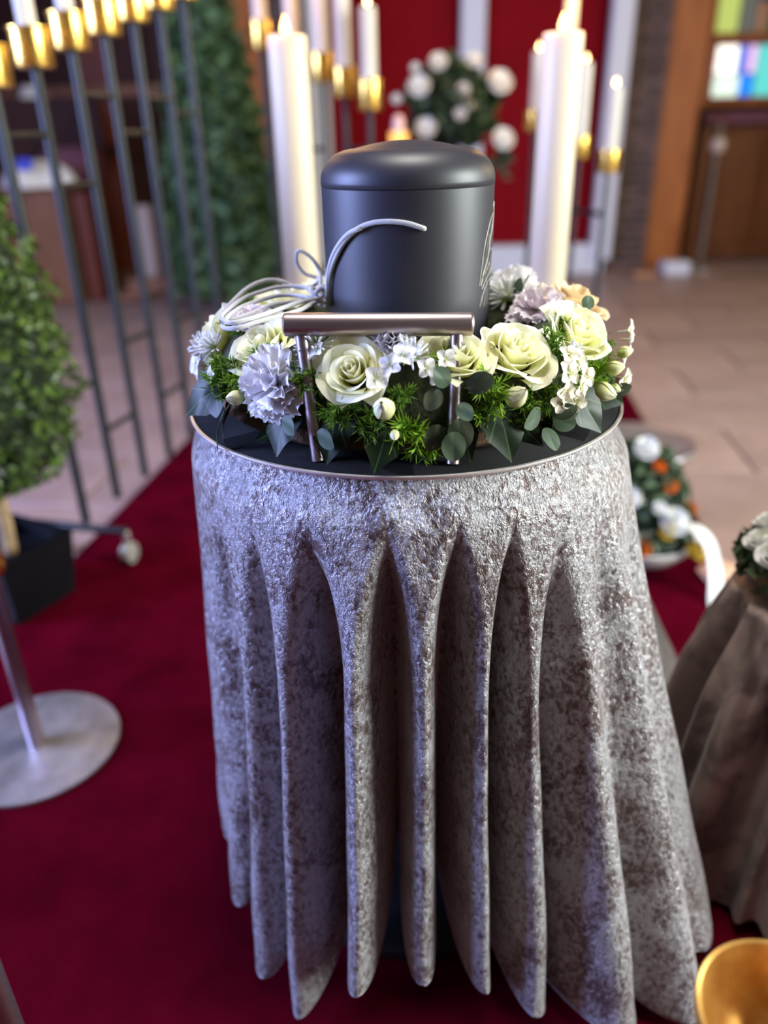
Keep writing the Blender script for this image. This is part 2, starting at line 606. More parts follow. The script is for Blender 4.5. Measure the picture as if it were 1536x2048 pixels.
# ------------------------------------------------------------------ setting: floor
floor = obj('floor', MB().box((0, 2.5, -0.06), (9.4, 11, 0.1)), 'joint', None, False)
tag(floor, 'pinkish sandstone slab floor of the chapel', None, None, 'structure')
HEAD = math.radians(-7.3)              # the nave axis is turned a little against the view
ax, ay = Vector((math.cos(HEAD), math.sin(HEAD), 0)), Vector((-math.sin(HEAD), math.cos(HEAD), 0))
tiles = []
tw, tl, gap = 0.62, 0.42, 0.008
tm = MB().bevbox((0, 0, 0), (tw - gap, tl - gap, 0.02), 0.003).mesh('floor_tile', 'tile', False)
for j in range(-1, 16):
    for i in range(-7, 9):
        off = 0.31 if j % 2 else 0.0
        p = ax * (i * tw + off) + ay * (1.0 + j * tl)
        if p.x < -4.2 or p.x > 4.2 or p.y > 6.9 or p.y < 0.9:
            continue
        l = p.dot(ax)
        if -0.45 < l - 0.38 * 0 < 0.25 and p.y < 5.2:
            continue                                     # wholly under the runner
        if abs(p.x) > 1.0 + 0.62 * p.y:
            continue                                     # outside anything in view
        t = bpy.data.objects.new('floor_tile', tm)
        COL.objects.link(t)
        t.parent = floor
        t.location = (p.x, p.y, -0.0105 + random.uniform(-0.0012, 0.0003))
        t.rotation_euler = (0, 0, HEAD)

# carpet runner
cb = MB()
cw = 0.865
c0 = Vector((-0.215, 0, 0))


def carpet_pt(u, v):
    p = c0 + ax * ((u - 0.5) * 2 * cw) + ay * (-1.6 + v * 7.0)
    return (p.x, p.y, 0.0)


cn = [carpet_pt(0, 0), carpet_pt(1, 0), carpet_pt(1, 1), carpet_pt(0, 1)]
vs = [(p[0], p[1], 0.0) for p in cn] + [(p[0], p[1], 0.007) for p in cn]
cb.add(vs, [(3, 2, 1, 0), (4, 5, 6, 7), (0, 1, 5, 4), (1, 2, 6, 5), (2, 3, 7, 6), (3, 0, 4, 7)])
carpet = obj('carpet_runner', cb, 'carpet', None, False)
tag(carpet, 'deep red carpet runner laid on the stone floor under the table', 'carpet')

# ------------------------------------------------------------------ setting: walls
wb = obj('wall_back', MB().box((0, 7.25, 2.0), (9.4, 0.1, 4.2)), 'wood_dark', None, False)
tag(wb, 'dark wooden back wall of the chapel', None, None, 'structure')
# red panel in the middle of the back wall with its white base
rp = obj('wall_panel', MB().bevbox((0.68, 6.47, 1.75), (2.2, 0.1, 3.3), 0.01), 'red_wall', None, False)
tag(rp, 'plain deep red wall panel behind the candles', None, None, 'structure')
bb = obj('baseboard_back', MB().bevbox((0.68, 6.37, 0.11), (2.2, 0.12, 0.22), 0.008), 'white_paint', None, False)
tag(bb, 'white baseboard under the red wall panel', None, None, 'structure')
for n, (x, y, w) in enumerate(((0.705, 6.36, 0.175), (1.745, 6.33, 0.155), (-0.40, 6.33, 0.155))):
    t = obj('trim_%d' % (n + 1), MB().bevbox((x, y, 1.75), (w, 0.09, 3.3), 0.01), 'white_paint', None, False)
    tag(t, ('white upright post in front of the red wall', 'white upright trim along the right side of the red wall',
            'white upright trim along the left side of the red wall')[n], None, None, 'structure')
# brick piers
bm_ = MB().bevbox((0, 0, 0), (0.205, 0.10, 0.058), 0.004).mesh('brick', 'brick', False)
bh_ = MB().bevbox((0, 0, 0), (0.098, 0.10, 0.058), 0.004).mesh('brick', 'brick', False)
for n, x in enumerate((1.985, -0.63)):
    pier = obj('wall_pier_%s' % ('right', 'left')[n], MB().box((x, 6.53, 1.5), (0.31, 0.12, 3.0)), 'mortar', None, False)
    tag(pier, ('dark brick pier between the red wall and the right wooden post', 'dark brick pier between the red wall and the left wooden post')[n], None, None, 'structure')
    for k in range(34):
        z = 0.035 + k * 0.068
        for q in range(2):
            first = (k + q) % 2 == 0
            b = bpy.data.objects.new('brick', bm_ if first else bh_)
            COL.objects.link(b)
            b.parent = pier
            xx = (-0.054 if first else -0.107) if q == 0 else (0.107 if not first else 0.054)
            b.location = (x + xx, 6.475 + random.uniform(-.003, .003), z)
# wooden posts
for n, x in enumerate((2.27, -0.90)):
    t = obj('wall_post_%s' % ('right', 'left')[n], MB().bevbox((x, 6.60, 1.7), (0.33, 0.24, 3.4), 0.012), 'wood_post', None, False)
    tag(t, ('thick orange-brown wooden post right of the red wall', 'thick orange-brown wooden post left of the red wall')[n], None, None, 'structure')
# side walls with the windows the daylight comes through
for side, x in (('left', -4.3), ('right', 4.3)):
    s = -1 if side == 'left' else 1
    y0 = 0.55 if side == 'left' else 0.10
    w = MB()
    w.box((x, (y0 + 1.0 + 7.3) / 2, 2), (0.12, 7.3 - y0 - 1.0, 4.2))
    w.box((x, (y0 - 1.0 - 3) / 2, 2), (0.12, y0 - 1.0 + 3, 4.2))
    w.box((x, y0, 0.3), (0.12, 2.0, 0.8))
    w.box((x, y0, 3.5), (0.12, 2.0, 1.2))
    o = obj('wall_' + side, w, 'plaster', None, False)
    tag(o, 'brown plaster side wall on the %s' % side, None, None, 'structure')
    fr = MB()
    for dy in (-1.0, -0.33, 0.33, 1.0):
        fr.box((x, y0 + dy, 1.8), (0.1, 0.05, 2.2))
    for z in (0.72, 1.8, 2.88):
        fr.box((x, y0, z), (0.1, 2.0, 0.05))
    o = obj('window_%d' % (2 if side == 'left' else 3), fr, 'wood_mid', None, False)
    tag(o, 'wooden window frame in the %s side wall' % side, None, None, 'structure')

# dark panelling of the left background: upright boards
pan = obj('wall_panelling', MB().box((-2.35, 7.16, 1.5), (2.7, 0.06, 3.0)), 'wood_dark', None, False)
tag(pan, 'dark wooden panelling in the left background', None, None, 'structure')
for i, (x, w, m) in enumerate(((-3.50, .30, 'wood_dark'), (-3.18, .28, 'wood_red'), (-2.87, .28, 'wood_dark'), (-2.56, .30, 'wood_dark'),
                               (-2.25, .26, 'wood_red'), (-1.96, .28, 'wood_dark'), (-1.66, .28, 'wood_dark'), (-1.38, .24, 'wood_red'))):
    obj('board', MB().bevbox((x, 7.11, 1.5), (w, 0.05, 3.0), 0.008), m, pan, False)
for z in (0.95, 1.38):
    obj('rail', MB().bevbox((-2.35, 7.06, z), (2.7, 0.05, 0.09), 0.008), 'wood_mid' if z > 1 else 'wood_dark', pan, False)

# stained glass window with its cabinet wall below
win = obj('window_1', MB().box((3.35, 7.17, 1.95), (1.5, 0.06, 1.9)), 'wood_dark', None, False)
tag(win, 'stained glass window with bright white, blue and teal panes on the right', None, None, 'structure')
for nm, c, s in (('rail', (3.35, 7.09, 1.205), (1.45, 0.12, 0.07)), ('rail', (3.35, 7.09, 1.645), (1.45, 0.12, 0.075)), ('stile', (2.66, 7.09, 1.9), (0.05, 0.1, 1.5))):
    obj(nm, MB().bevbox(c, s, 0.008), 'wood_post', win, False)
panes = [  # x0,x1,z0,z1,colour,strength
    (2.69, 2.745, 1.24, 1.605, (0.35, 0.05, 0.03), 0.35), (2.75, 2.96, 1.24, 1.40, (0.75, 0.95, 0.82), 1.05), (2.75, 2.92, 1.405, 1.605, (1.0, 0.97, 0.88), 1.7),
    (2.925, 3.0, 1.405, 1.605, (0.10, 0.20, 0.85), 0.9), (2.965, 3.07, 1.24, 1.40, (0.0, 0.25, 1.0), 1.0), (3.005, 3.075, 1.405, 1.605, (0.85, 0.55, 0.90), 1.0),
    (3.08, 3.26, 1.24, 1.605, (0.12, 0.72, 0.66), 0.85), (3.265, 3.6, 1.24, 1.605, (0.10, 0.45, 0.80), 0.8),
    (2.69, 2.88, 1.685, 2.05, (0.55, 0.68, 0.16), 0.75), (2.885, 3.02, 1.685, 2.05, (0.16, 0.17, 0.16), 0.5), (3.025, 3.32, 1.90, 2.2, (0.03, 0.05, 0.12), 0.5),
    (3.025, 3.10, 1.685, 1.895, (0.42, 0.20, 0.12), 0.5), (3.105, 3.5, 1.685, 1.895, (0.06, 0.10, 0.035), 0.5), (2.69, 3.02, 2.055, 2.4, (0.20, 0.28, 0.16), 0.6)]
for i, (x0, x1, z0, z1, c, s) in enumerate(panes):
    M['pane%d' % i] = emis('glass_pane_%d' % i, c, s)
    obj('pane', MB().bevbox(((x0 + x1) / 2, 7.115, (z0 + z1) / 2), (x1 - x0 - 0.006, 0.02, z1 - z0 - 0.006), 0.004), 'pane%d' % i, win, False)
cab = empty('cabinet', (3.4, 7.0, 0), 'low brown wooden cabinet with a dark ledge under the stained glass window', 'cabinet')
obj('body', MB().bevbox((3.42, 7.03, 0.52), (1.55, 0.2, 1.04), 0.01), 'wood_cab', cab, False)
obj('ledge', MB().bevbox((3.42, 6.97, 1.085), (1.62, 0.32, 0.08), 0.01), 'mauve', cab, False)
for x in (2.95, 3.4, 3.85):
    obj('door', MB().bevbox((x, 6.92, 0.55), (0.40, 0.03, 0.86), 0.008), 'wood_cab', cab, False)

# ------------------------------------------------------------------ small things in the right background
t = empty('bell_stand', (2.56, 6.35, 0), 'slim grey metal stand with a pale knob before the cabinet', 'stand')
obj('pole', MB().rod((2.56, 6.35, 0.02), (2.56, 6.35, 1.05), 0.024, 12), 'bronze', t)
obj('knob', MB().lathe([(0.0, -.06), (.04, -.045), (.058, 0), (.04, .045), (0, .06)], (2.56, 6.34, 0.90), 16), 'beige', t)
obj('foot', MB().lathe([(.11, 0), (.11, .015), (.03, .03), (.0, .03)], (2.56, 6.35, 0.0), 20), 'steel_dull', t)
b = obj('white_box', MB().bevbox((2.30, 6.18, 0.05), (0.20, 0.16, 0.10), 0.01), 'white_paint', None, False)
tag(b, 'small white box on the floor at the foot of the right wooden post', 'box')
b = obj('doorstop_block', MB().bevbox((2.02, 6.05, 0.025), (0.17, 0.12, 0.05), 0.01), 'terracotta', None, False)
tag(b, 'flat tan block on the floor beside the white box', 'block')

# ------------------------------------------------------------------ left background furniture
t = empty('prayer_bench', (-2.35, 5.6, 0), 'brown wooden bench with a mauve cushion in the left background', 'bench')
obj('body', MB().bevbox((-2.40, 5.75, 0.38), (0.62, 0.5, 0.76), 0.015), 'wood_mid', t, False)
obj('side_panel', MB().bevbox((-2.01, 5.86, 0.36), (0.10, 0.5, 0.72), 0.01), 'wood_red', t, False)
obj('cushion', MB().bevbox((-2.12, 5.95, 0.87), (0.36, 0.36, 0.24), 0.05), 'mauve', t, False)
obj('back_rest', MB().bevbox((-2.35, 6.1, 1.05), (0.85, 0.06, 0.5), 0.01), 'wood_dark', t, False)


def cloth_heap(cx, cy, z, rx, ry, h, seed):
    r = random.Random(seed)
    a = [r.uniform(0, 6.28) for _ in range(4)]
    mb = MB()

    def fn(u, v):
        th = 2 * math.pi * u
        k = 1 + 0.12 * math.sin(3 * th + a[0]) + 0.08 * math.sin(5 * th + a[1])
        rr = math.sin(v * math.pi / 2) * k
        zz = h * math.cos(v * math.pi / 2) * (1 + 0.25 * math.sin(4 * th + a[2]) * v)
        return (cx + rx * rr * math.cos(th), cy + ry * rr * math.sin(th), z + max(0.001, zz))
    mb.grid(fn, 40, 12, True)
    return mb


t = empty('folded_cloth', (-2.25, 5.45, 0.76), 'rumpled white cloth with a blue band lying on the brown bench', 'cloth')
obj('cloth', cloth_heap(-2.25, 5.58, 0.761, 0.24, 0.20, 0.16, 3), 'white_cloth', t)
obj('band', MB().bevbox((-2.24, 5.40, 0.90), (0.10, 0.03, 0.07), 0.01), 'blue_cloth', t, False)
t = empty('white_lamp', (-2.47, 6.32, 0.0), 'pale conical lamp shade behind the brown bench', 'lamp')
obj('shade', MB().lathe([(.20, 0), (.195, .01), (.07, .33), (.065, .33), (.0, .33)], (-2.47, 6.36, 1.06), 28), 'white_cloth', t)
obj('stem', MB().rod((-2.47, 6.36, 0.0), (-2.47, 6.36, 1.07), 0.015), 'steel_dull', t)
t = empty('beige_post', (-1.72, 6.0, 0), 'short beige post on a terracotta foot beside the conifer', 'post')
obj('post', MB().bevbox((-1.70, 6.0, 0.35), (0.115, 0.10, 0.50), 0.012), 'beige', t, False)
obj('foot', MB().bevbox((-1.72, 5.97, 0.05), (0.28, 0.22, 0.10), 0.015), 'terracotta', t, False)
b = obj('terracotta_saucer', MB().lathe([(.09, 0), (.13, .02), (.14, .05), (.13, .05), (.11, .02), (0, .02)], (-1.74, 5.62, 0.0), 24), 'terracotta')
tag(b, 'low terracotta saucer on the floor before the beige post', 'saucer')


# ------------------------------------------------------------------ foliage
def leaf_cloud(pts, nrms, size, jitter=0.8, aspect=0.55, fold=0.25):
    n = len(pts)
    pts = np.asarray(pts); nrms = np.asarray(nrms)
    d = nrms + RNG.normal(0, jitter, (n, 3))
    d /= np.linalg.norm(d, axis=1)[:, None]
    a = np.cross(d, RNG.normal(0, 1, (n, 3)))
    a /= np.linalg.norm(a, axis=1)[:, None]
    b = np.cross(d, a)
    s = size * RNG.uniform(0.7, 1.3, (n, 1))
    v = np.empty((n, 4, 3))
    v[:, 0] = pts - a * s
    v[:, 1] = pts + b * s * aspect + d * s * fold
    v[:, 2] = pts + a * s
    v[:, 3] = pts - b * s * aspect + d * s * fold
    mb = MB()
    mb.v = [tuple(p) for p in v.reshape(-1, 3)]
    mb.f = [(4 * i, 4 * i + 1, 4 * i + 2) for i in range(n)] + [(4 * i, 4 * i + 2, 4 * i + 3) for i in range(n)]
    mb.uv = [(0.5, 0.5)] * len(mb.v)
    return mb


def cone_points(prof, c, n, depth=0.12, lump=0.08, seed=1):
    r = np.random.default_rng(seed)
    hs = np.array([p[1] for p in prof]); rs = np.array([p[0] for p in prof])
    h = hs[0] + (hs[-1] - hs[0]) * r.uniform(0, 1, 4 * n)
    rr = np.interp(h, hs, rs)
    keep = r.uniform(0, 1, 4 * n) < rr / rs.max() + 0.05
    h, rr = h[keep][:n], rr[keep][:n]
    th = r.uniform(0, 2 * math.pi, len(h))
    l = 1 + lump * (np.sin(5 * th + h * 23) + np.sin(9 * th - h * 37) + np.sin(h * 60 + 3 * th))
    rad = rr * l * (1 - depth * r.uniform(0, 1, len(h)) ** 2)
    P = np.stack([c[0] + rad * np.cos(th), c[1] + rad * np.sin(th), c[2] + h], 1)
    Nn = np.stack([np.cos(th), np.sin(th), np.full_like(th, 0.3)], 1)
    return P, Nn


# tall conifer behind the candelabra
t = empty('conifer', (-0.97, 5.2, 0), 'tall slim green conifer behind the black candelabra', 'tree')
prof = [(0.30, 0.12), (0.345, 0.35), (0.325, 0.7), (0.27, 1.1), (0.19, 1.6), (0.10, 2.1), (0.02, 2.45)]
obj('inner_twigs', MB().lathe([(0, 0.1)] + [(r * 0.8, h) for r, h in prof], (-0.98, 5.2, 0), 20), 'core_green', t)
P, Nn = cone_points(prof, (-0.98, 5.2, 0), 5200, 0.25, 0.07, 3)
tag(obj('foliage', leaf_cloud(P, Nn, 0.040, 0.9), 'thuja_leaf', t, False), kind='stuff')
obj('trunk', MB().rod((-0.98, 5.2, 0), (-0.98, 5.2, 0.2), 0.03), 'bark', t)

# clipped box tree in its black pot
t = empty('box_tree', (-0.90, 1.64, 0), 'clipped box tree on a bare stem in a square black pot at the left edge', 'plant')
prof = [(0.06, 0.30), (0.17, 0.36), (0.215, 0.44), (0.225, 0.54), (0.215, 0.66), (0.20, 0.78), (0.16, 0.92), (0.09, 1.08), (0.01, 1.2)]
cxb, cyb = -0.905, 1.635
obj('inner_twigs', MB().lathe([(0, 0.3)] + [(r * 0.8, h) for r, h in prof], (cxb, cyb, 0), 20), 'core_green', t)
P, Nn = cone_points(prof, (cxb, cyb, 0), 5200, 0.22, 0.05, 5)
tag(obj('foliage', leaf_cloud(P, Nn, 0.0115, 0.9, 0.6), 'box_leaf', t, False), kind='stuff')
obj('stem', MB().tube([(cxb, cyb, 0.12), (cxb + .006, cyb, 0.25), (cxb, cyb + .004, 0.42)], 0.017, 10), 'bark', t)
prz = math.radians(-27)
pm = MB()
for z, s in ((0.007, 0.088), (0.178, 0.104), (0.178, 0.094), (0.14, 0.091)):
    for dx, dy in ((-1, -1), (1, -1), (1, 1), (-1, 1)):
        pm.v.append((cxb + s * (dx * math.cos(prz) - dy * math.sin(prz)), cyb + s * (dx * math.sin(prz) + dy * math.cos(prz)), z))
pm.uv = [(0.5, 0.5)] * 16
pm.f = [(3, 2, 1, 0)] + [(r * 4 + i, r * 4 + (i + 1) % 4, r * 4 + 4 + (i + 1) % 4, r * 4 + 4 + i) for r in range(3) for i in range(4)] + [(12, 13, 14, 15)]
obj('pot', pm, 'black_plastic', t, False)


# ------------------------------------------------------------------ candles and candelabra
def flame_mb(c, h=0.032, r=0.0075):
    return MB().lathe([(0.0005, 0), (r * .75, h * .12), (r, h * .28), (r * .8, h * .5), (r * .4, h * .78), (0.0, h)], c, 14)


def taper(loc, h, r, label, group, lit=True):
    x, y, z = loc
    t = empty('taper_candle', loc, label, 'candle', group)
    obj('wax', MB().lathe([(r, 0), (r, h - .004), (r * .8, h), (r * .35, h - .003), (0, h - .004)], loc, 20), 'taper', t)
    obj('wick', MB().rod((x, y, z + h - .006), (x, y, z + h + .008), 0.0012, 6), 'wick', t)
    if lit:
        obj('flame', flame_mb((x, y, z + h + .003), 0.026, 0.0070), 'flame_small', t)


def cup_mb(x, y, z, r=0.044, h=0.078):
    return MB().lathe([(0.012, 0), (r * .96, 0), (r, .004), (r, h - .006), (r * 1.10, h - .003), (r * 1.10, h), (r * .9, h), (r * .88, h - .02), (0, h - .02)], (x, y, z), 28)


ORD = ['nearest', 'second nearest', 'third nearest', 'fourth nearest', 'fifth nearest', 'sixth nearest', 'farthest']
ra = 0.0105
A = empty('candelabrum', (-0.81, 1.87, 0), 'long black wheeled candelabrum with stepped brass cups at the left', 'candelabrum')
bars = [(-.8088 + .0385 * k, 1.871 + .1551 * k, 1.135 + .0455 * k) for k in range(7)]
con_lo = [.448, .303, .508, .30, .50, .36]
con_hi = [1.044, .93, 1.134, 1.047, 1.136, 1.10]
for k, (x, y, zc) in enumerate(bars):
    obj('bar', MB().rod((x, y, 0.10), (x, y, zc), 0.0122, 14), 'black_steel', A)
    obj('cup', cup_mb(x, y, zc), 'gold', A)
    taper((x, y, zc + .058), 0.34 + 0.01 * (k % 3), 0.021, '%s white candle on the long black candelabrum at the left' % ORD[k], 'candles of the left candelabrum')
    if k < 6:
        x2, y2, _ = bars[k + 1]
        for z in (con_lo[k], con_hi[k]):
            obj('crossbar', MB().rod((x, y, z), (x2, y2, z), 0.008, 10), 'black_steel', A)
d = Vector((bars[6][0] - bars[0][0], bars[6][1] - bars[0][1], 0)).normalized()
pd = Vector((d.y, -d.x, 0))
for e in (0, 6):
    c = Vector((bars[e][0], bars[e][1], 0.10)) - d * (0.03 if e == 0 else -0.03)
    obj('foot_bar', MB().rod(c - pd * .14, c + pd * .14, 0.011, 10), 'black_steel', A)
    for s in (-1, 1):
        w = c + pd * (.135 * s)
        cs = obj('caster', MB().lathe([(0.012, -.014), (.028, -.012), (.030, 0), (.028, .012), (0.012, .014)], (w.x, w.y, 0.037), 18, pd), 'caster', A)
        obj('fork', MB().rod((w.x, w.y, .045), (w.x, w.y, .10), 0.010, 8), 'steel_edge', cs)

ORD5 = ['rightmost', 'second from right', 'middle', 'second from left', 'leftmost']
bB = [(-0.017, 3.10, 1.107), (-0.108, 3.198, 1.152), (-0.193, 3.294, 1.206), (-0.304, 3.386, 1.262), (-0.430, 3.473, 1.331)]
Bc = empty('candelabrum', (-0.22, 3.3, 0), 'black candelabrum with brass cups stepping down towards the urn', 'candelabrum')
hB = [0.24, 0.40, 0.42, 0.42, 0.40]
for k, (x, y, zc) in enumerate(bB):
    obj('bar', MB().rod((x, y, 0.06), (x, y, zc), ra, 12), 'black_steel', Bc)
    obj('cup', cup_mb(x, y, zc, 0.043, 0.094), 'gold', Bc)
    taper((x, y, zc + .072), hB[k], 0.028, '%s white candle on the candelabrum left of the urn' % ORD5[k], 'candles of the middle candelabrum')
    if k < 4:
        x2, y2, z2 = bB[k + 1]
        for z in (.35 + .08 * (k % 2), .98 - .06 * (k % 2)):
            obj('crossbar', MB().rod((x, y, z), (x2, y2, z), 0.008, 10), 'black_steel', Bc)
obj('floor_rail', MB().rod(bB[0][:2] + (.06,), bB[4][:2] + (.06,), 0.011, 10), 'black_steel', Bc)
for e in (0, 4):
    x, y, _ = bB[e]
    obj('foot_bar', MB().rod((x - .12, y - .10, .025), (x + .12, y + .10, .025), 0.013, 10), 'black_steel', Bc)
    obj('foot_post', MB().rod((x, y, .02), (x, y, .08), 0.013, 10), 'black_steel', Bc)

bC = [(0.640, 3.442, 1.027), (0.781, 3.257, 0.930), (0.852, 3.085, 0.884)]
Cc = empty('candelabrum', (0.75, 3.25, 0), 'black candelabrum with brass cups behind the right pillar candle', 'candelabrum')
hC = [0.222, 0.264, 0.222]
lab = ['lit white candle just left of the right pillar candle', 'lit white candle just right of the right pillar candle', 'lit white candle before the white trim at the right']
for k, (x, y, zc) in enumerate(bC):
    obj('bar', MB().rod((x, y, 0.06), (x, y, zc), ra, 12), 'black_steel', Cc)
    obj('cup', cup_mb(x, y, zc, 0.040, 0.075), 'gold', Cc)
    taper((x, y, zc + .055), hC[k], 0.025, lab[k], 'candles of the right candelabrum')
    if k < 2:
        x2, y2, _ = bC[k + 1]
        obj('crossbar', MB().rod((x, y, .74), (x2, y2, .74), 0.009, 10), 'black_steel', Cc)
        obj('crossbar', MB().rod((x, y, .3), (x2, y2, .3), 0.009, 10), 'black_steel', Cc)
obj('floor_rail', MB().rod(bC[0][:2] + (.06,), bC[2][:2] + (.06,), 0.011, 10), 'black_steel', Cc)
for e in (0, 2):
    x, y, _ = bC[e]
    obj('foot_bar', MB().rod((x - .12, y - .08, .025), (x + .12, y + .08, .025), 0.013, 10), 'black_steel', Cc)
    obj('foot_post', MB().rod((x, y, .02), (x, y, .08), 0.013, 10), 'black_steel', Cc)
# one more, taller candle stick behind
t = empty('candlestick', (0.80, 3.66, 0), 'tall black candlestick holding the high candle at the top right', 'candlestick')
obj('bar', MB().rod((0.80, 3.66, .02), (0.80, 3.66, 1.16), 0.011, 12), 'black_steel', t)
obj('cup', cup_mb(0.80, 3.66, 1.16, 0.036, 0.07), 'gold', t)
obj('foot', MB().lathe([(.11, .0075), (.11, .016), (.02, .025), (0, .025)], (0.80, 3.66, 0), 24), 'black_steel', t)
taper((0.80, 3.66, 1.21), 0.295, 0.026, 'lit tall white candle highest beside the right pillar candle', 'single tall candles')


def pillar(x, y, z, h, r, label, slabel):
    t = empty('pillar_candle', (x, y, z), label, 'candle', 'two pillar candles')
    obj('wax', MB().lathe([(r * .97, 0), (r, .004), (r, h - .006), (r * .95, h), (r * .82, h - .002), (r * .7, h - .012), (0, h - .016)], (x, y, z), 48), 'wax', t)
    obj('wick', MB().tube([(x, y, z + h - .018), (x + .001, y, z + h - .002), (x - .002, y, z + h + .012)], 0.0015, 6), 'wick', t)
    obj('flame', flame_mb((x - .002, y, z + h + .002), 0.034, 0.0092), 'flame', t)
    point('candle_light', (x, y, z + h + .05), 0.9)
    s = empty('candle_stand', (x, y, 0), slabel, 'stand', 'stands of the pillar candles')
    obj('dish', MB().lathe([(.012, -.03), (.03, -.012), (.062, -.008), (.066, .002), (.060, -.001), (0, -.002)], (x, y, z), 36), 'steel', s)
    obj('pole', MB().rod((x, y, .012), (x, y, z - .012), 0.013, 16), 'steel', s)
    obj('base', MB().lathe([(.13, .007), (.13, .014), (.125, .018), (.02, .022), (0, .022)], (x, y, 0), 40), 'steel_cloudy', s)


pillar(-0.172, 1.79, 0.722, 0.486, 0.0392, 'thick ivory pillar candle burning left of the urn', 'steel stand under the left pillar candle')
pillar(0.374, 1.765, 0.716, 0.484, 0.0400, 'thick ivory pillar candle burning right of the urn', 'steel stand under the right pillar candle')
point('candle_row_light_left', (-0.22, 3.2, 1.72), 9.0, (1.0, 0.5, 0.16), 0.05)
point('candle_row_light_right', (0.80, 3.5, 1.56), 9.0, (1.0, 0.5, 0.16), 0.05)
point('candle_row_light_side', (-0.70, 2.35, 1.70), 6.0, (1.0, 0.5, 0.16), 0.05)


# ------------------------------------------------------------------ blooms for the background bouquets
def soft_bloom_mb(c, r, axis=(0, -0.6, 0.8), seed=0, rows=4):
    """small cupped bloom made of overlapping petals"""
    rr = random.Random(seed)
    q = Vector((0, 0, 1)).rotation_difference(Vector(axis).normalized())
    mb = MB()
    for row in range(rows):
        n = 4 + row
        for k in range(n):
            a0 = 2 * math.pi * (k / n) + row * 0.7 + rr.uniform(-.15, .15)
            rt = r * (0.25 + 0.75 * (row + 1) / rows)
            h = r * (0.95 - 0.16 * row)

            def fn(u, v, a0=a0, rt=rt, h=h, n=n):
                s = u * 2 - 1
                a = a0 + s * 3.6 / n * (0.45 + 0.55 * math.sin(v * 2.2))
                rad = rt * math.sin(v * math.pi / 2) ** 0.8
                zz = h * v ** 1.5 * (1 - 0.22 * s * s)
                p = q @ Vector((rad * math.cos(a), rad * math.sin(a), zz))
                return (c[0] + p.x, c[1] + p.y, c[2] + p.z)
            mb.grid(fn, 6, 5)
    return mb


# altar bouquet before the red wall
Wc = Vector((0.348, 3.884, 1.14))
t = empty('altar_bouquet', (Wc.x, Wc.y, 0), 'round dark green bouquet with white roses before the red wall', 'bouquet')
obj('stand_pole', MB().rod((Wc.x, Wc.y, .02), (Wc.x, Wc.y, 1.0), 0.016), 'black_steel', t)
obj('stand_foot', MB().lathe([(.16, .008), (.16, .016), (.02, .025), (0, .025)], (Wc.x, Wc.y, 0), 28), 'black_steel', t)
r_ = np.random.default_rng(11)
nn = r_.normal(0, 1, (1500, 3)); nn /= np.linalg.norm(nn, axis=1)[:, None]
rad = 0.19 * (1 - .35 * r_.uniform(0, 1, 1500) ** 2) * (1 + .12 * np.sin(nn[:, 0] * 7 + nn[:, 2] * 9))
PP = np.array(Wc) + nn * rad[:, None] * np.array([1.05, .8, .9])
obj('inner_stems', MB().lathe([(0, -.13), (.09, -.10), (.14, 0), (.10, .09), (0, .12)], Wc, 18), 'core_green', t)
tag(obj('foliage', leaf_cloud(PP, nn, 0.032, .6), 'bouquet_leaf', t, False), kind='stuff')
for k, (dx, dz, r) in enumerate(((-.155, .062, .050), (.190, .070, .054), (-.125, -.098, .048), (.215, -.150, .050), (-.075, .150, .040), (.075, .155, .034), (.03, .045, .030), (.045, -.01, .030), (.02, -.045, .028), (-.17, .135, .022), (-.25, .02, .024))):
    obj('rose', soft_bloom_mb((Wc.x + dx, Wc.y - .16 + .3 * abs(dx), Wc.z + dz), r, (dx * .6, -.8, .45), k), 'white_petal', t, 'full')
# the lower rose hangs on a stalk
obj('stalk', MB().tube([(Wc.x + .13, Wc.y - .02, Wc.z - .09), (Wc.x + .20, Wc.y - .08, Wc.z - .12), (Wc.x + .215, Wc.y - .09, Wc.z - .24)], 0.006, 6), 'core_green', t)
P_ = np.array([(Wc.x + .215 + r_.normal(0, .02), Wc.y - .08, Wc.z - .22 + r_.normal(0, .03)) for _ in range(26)])
tag(obj('hanging_leaves', leaf_cloud(P_, np.tile((0, -1, .2), (26, 1)), 0.03, .6), 'bouquet_leaf', t, False), kind='stuff')

# small glowing candle in amber glass
t = empty('votive_candle', (0.101, 3.699, 0.0), 'small pink candle in a glowing amber glass just above the urn lid', 'candle')
obj('glass', MB().lathe([(.02, .93), (.036, .94), (.040, 1.035), (.036, 1.035), (.034, .95), (0, .945)], (0.101, 3.699, 0), 24), 'amber_glow', t)
obj('wax', MB().lathe([(.026, .95), (.026, 1.06), (.022, 1.085), (.014, 1.10), (0, 1.102)], (0.101, 3.699, 0), 20), 'pink_wax', t)
obj('stand', MB().lathe([(.09, .0075), (.09, .014), (.014, .03), (.014, .91), (.03, .93), (0, .935)], (0.101, 3.699, 0), 20), 'black_steel', t)

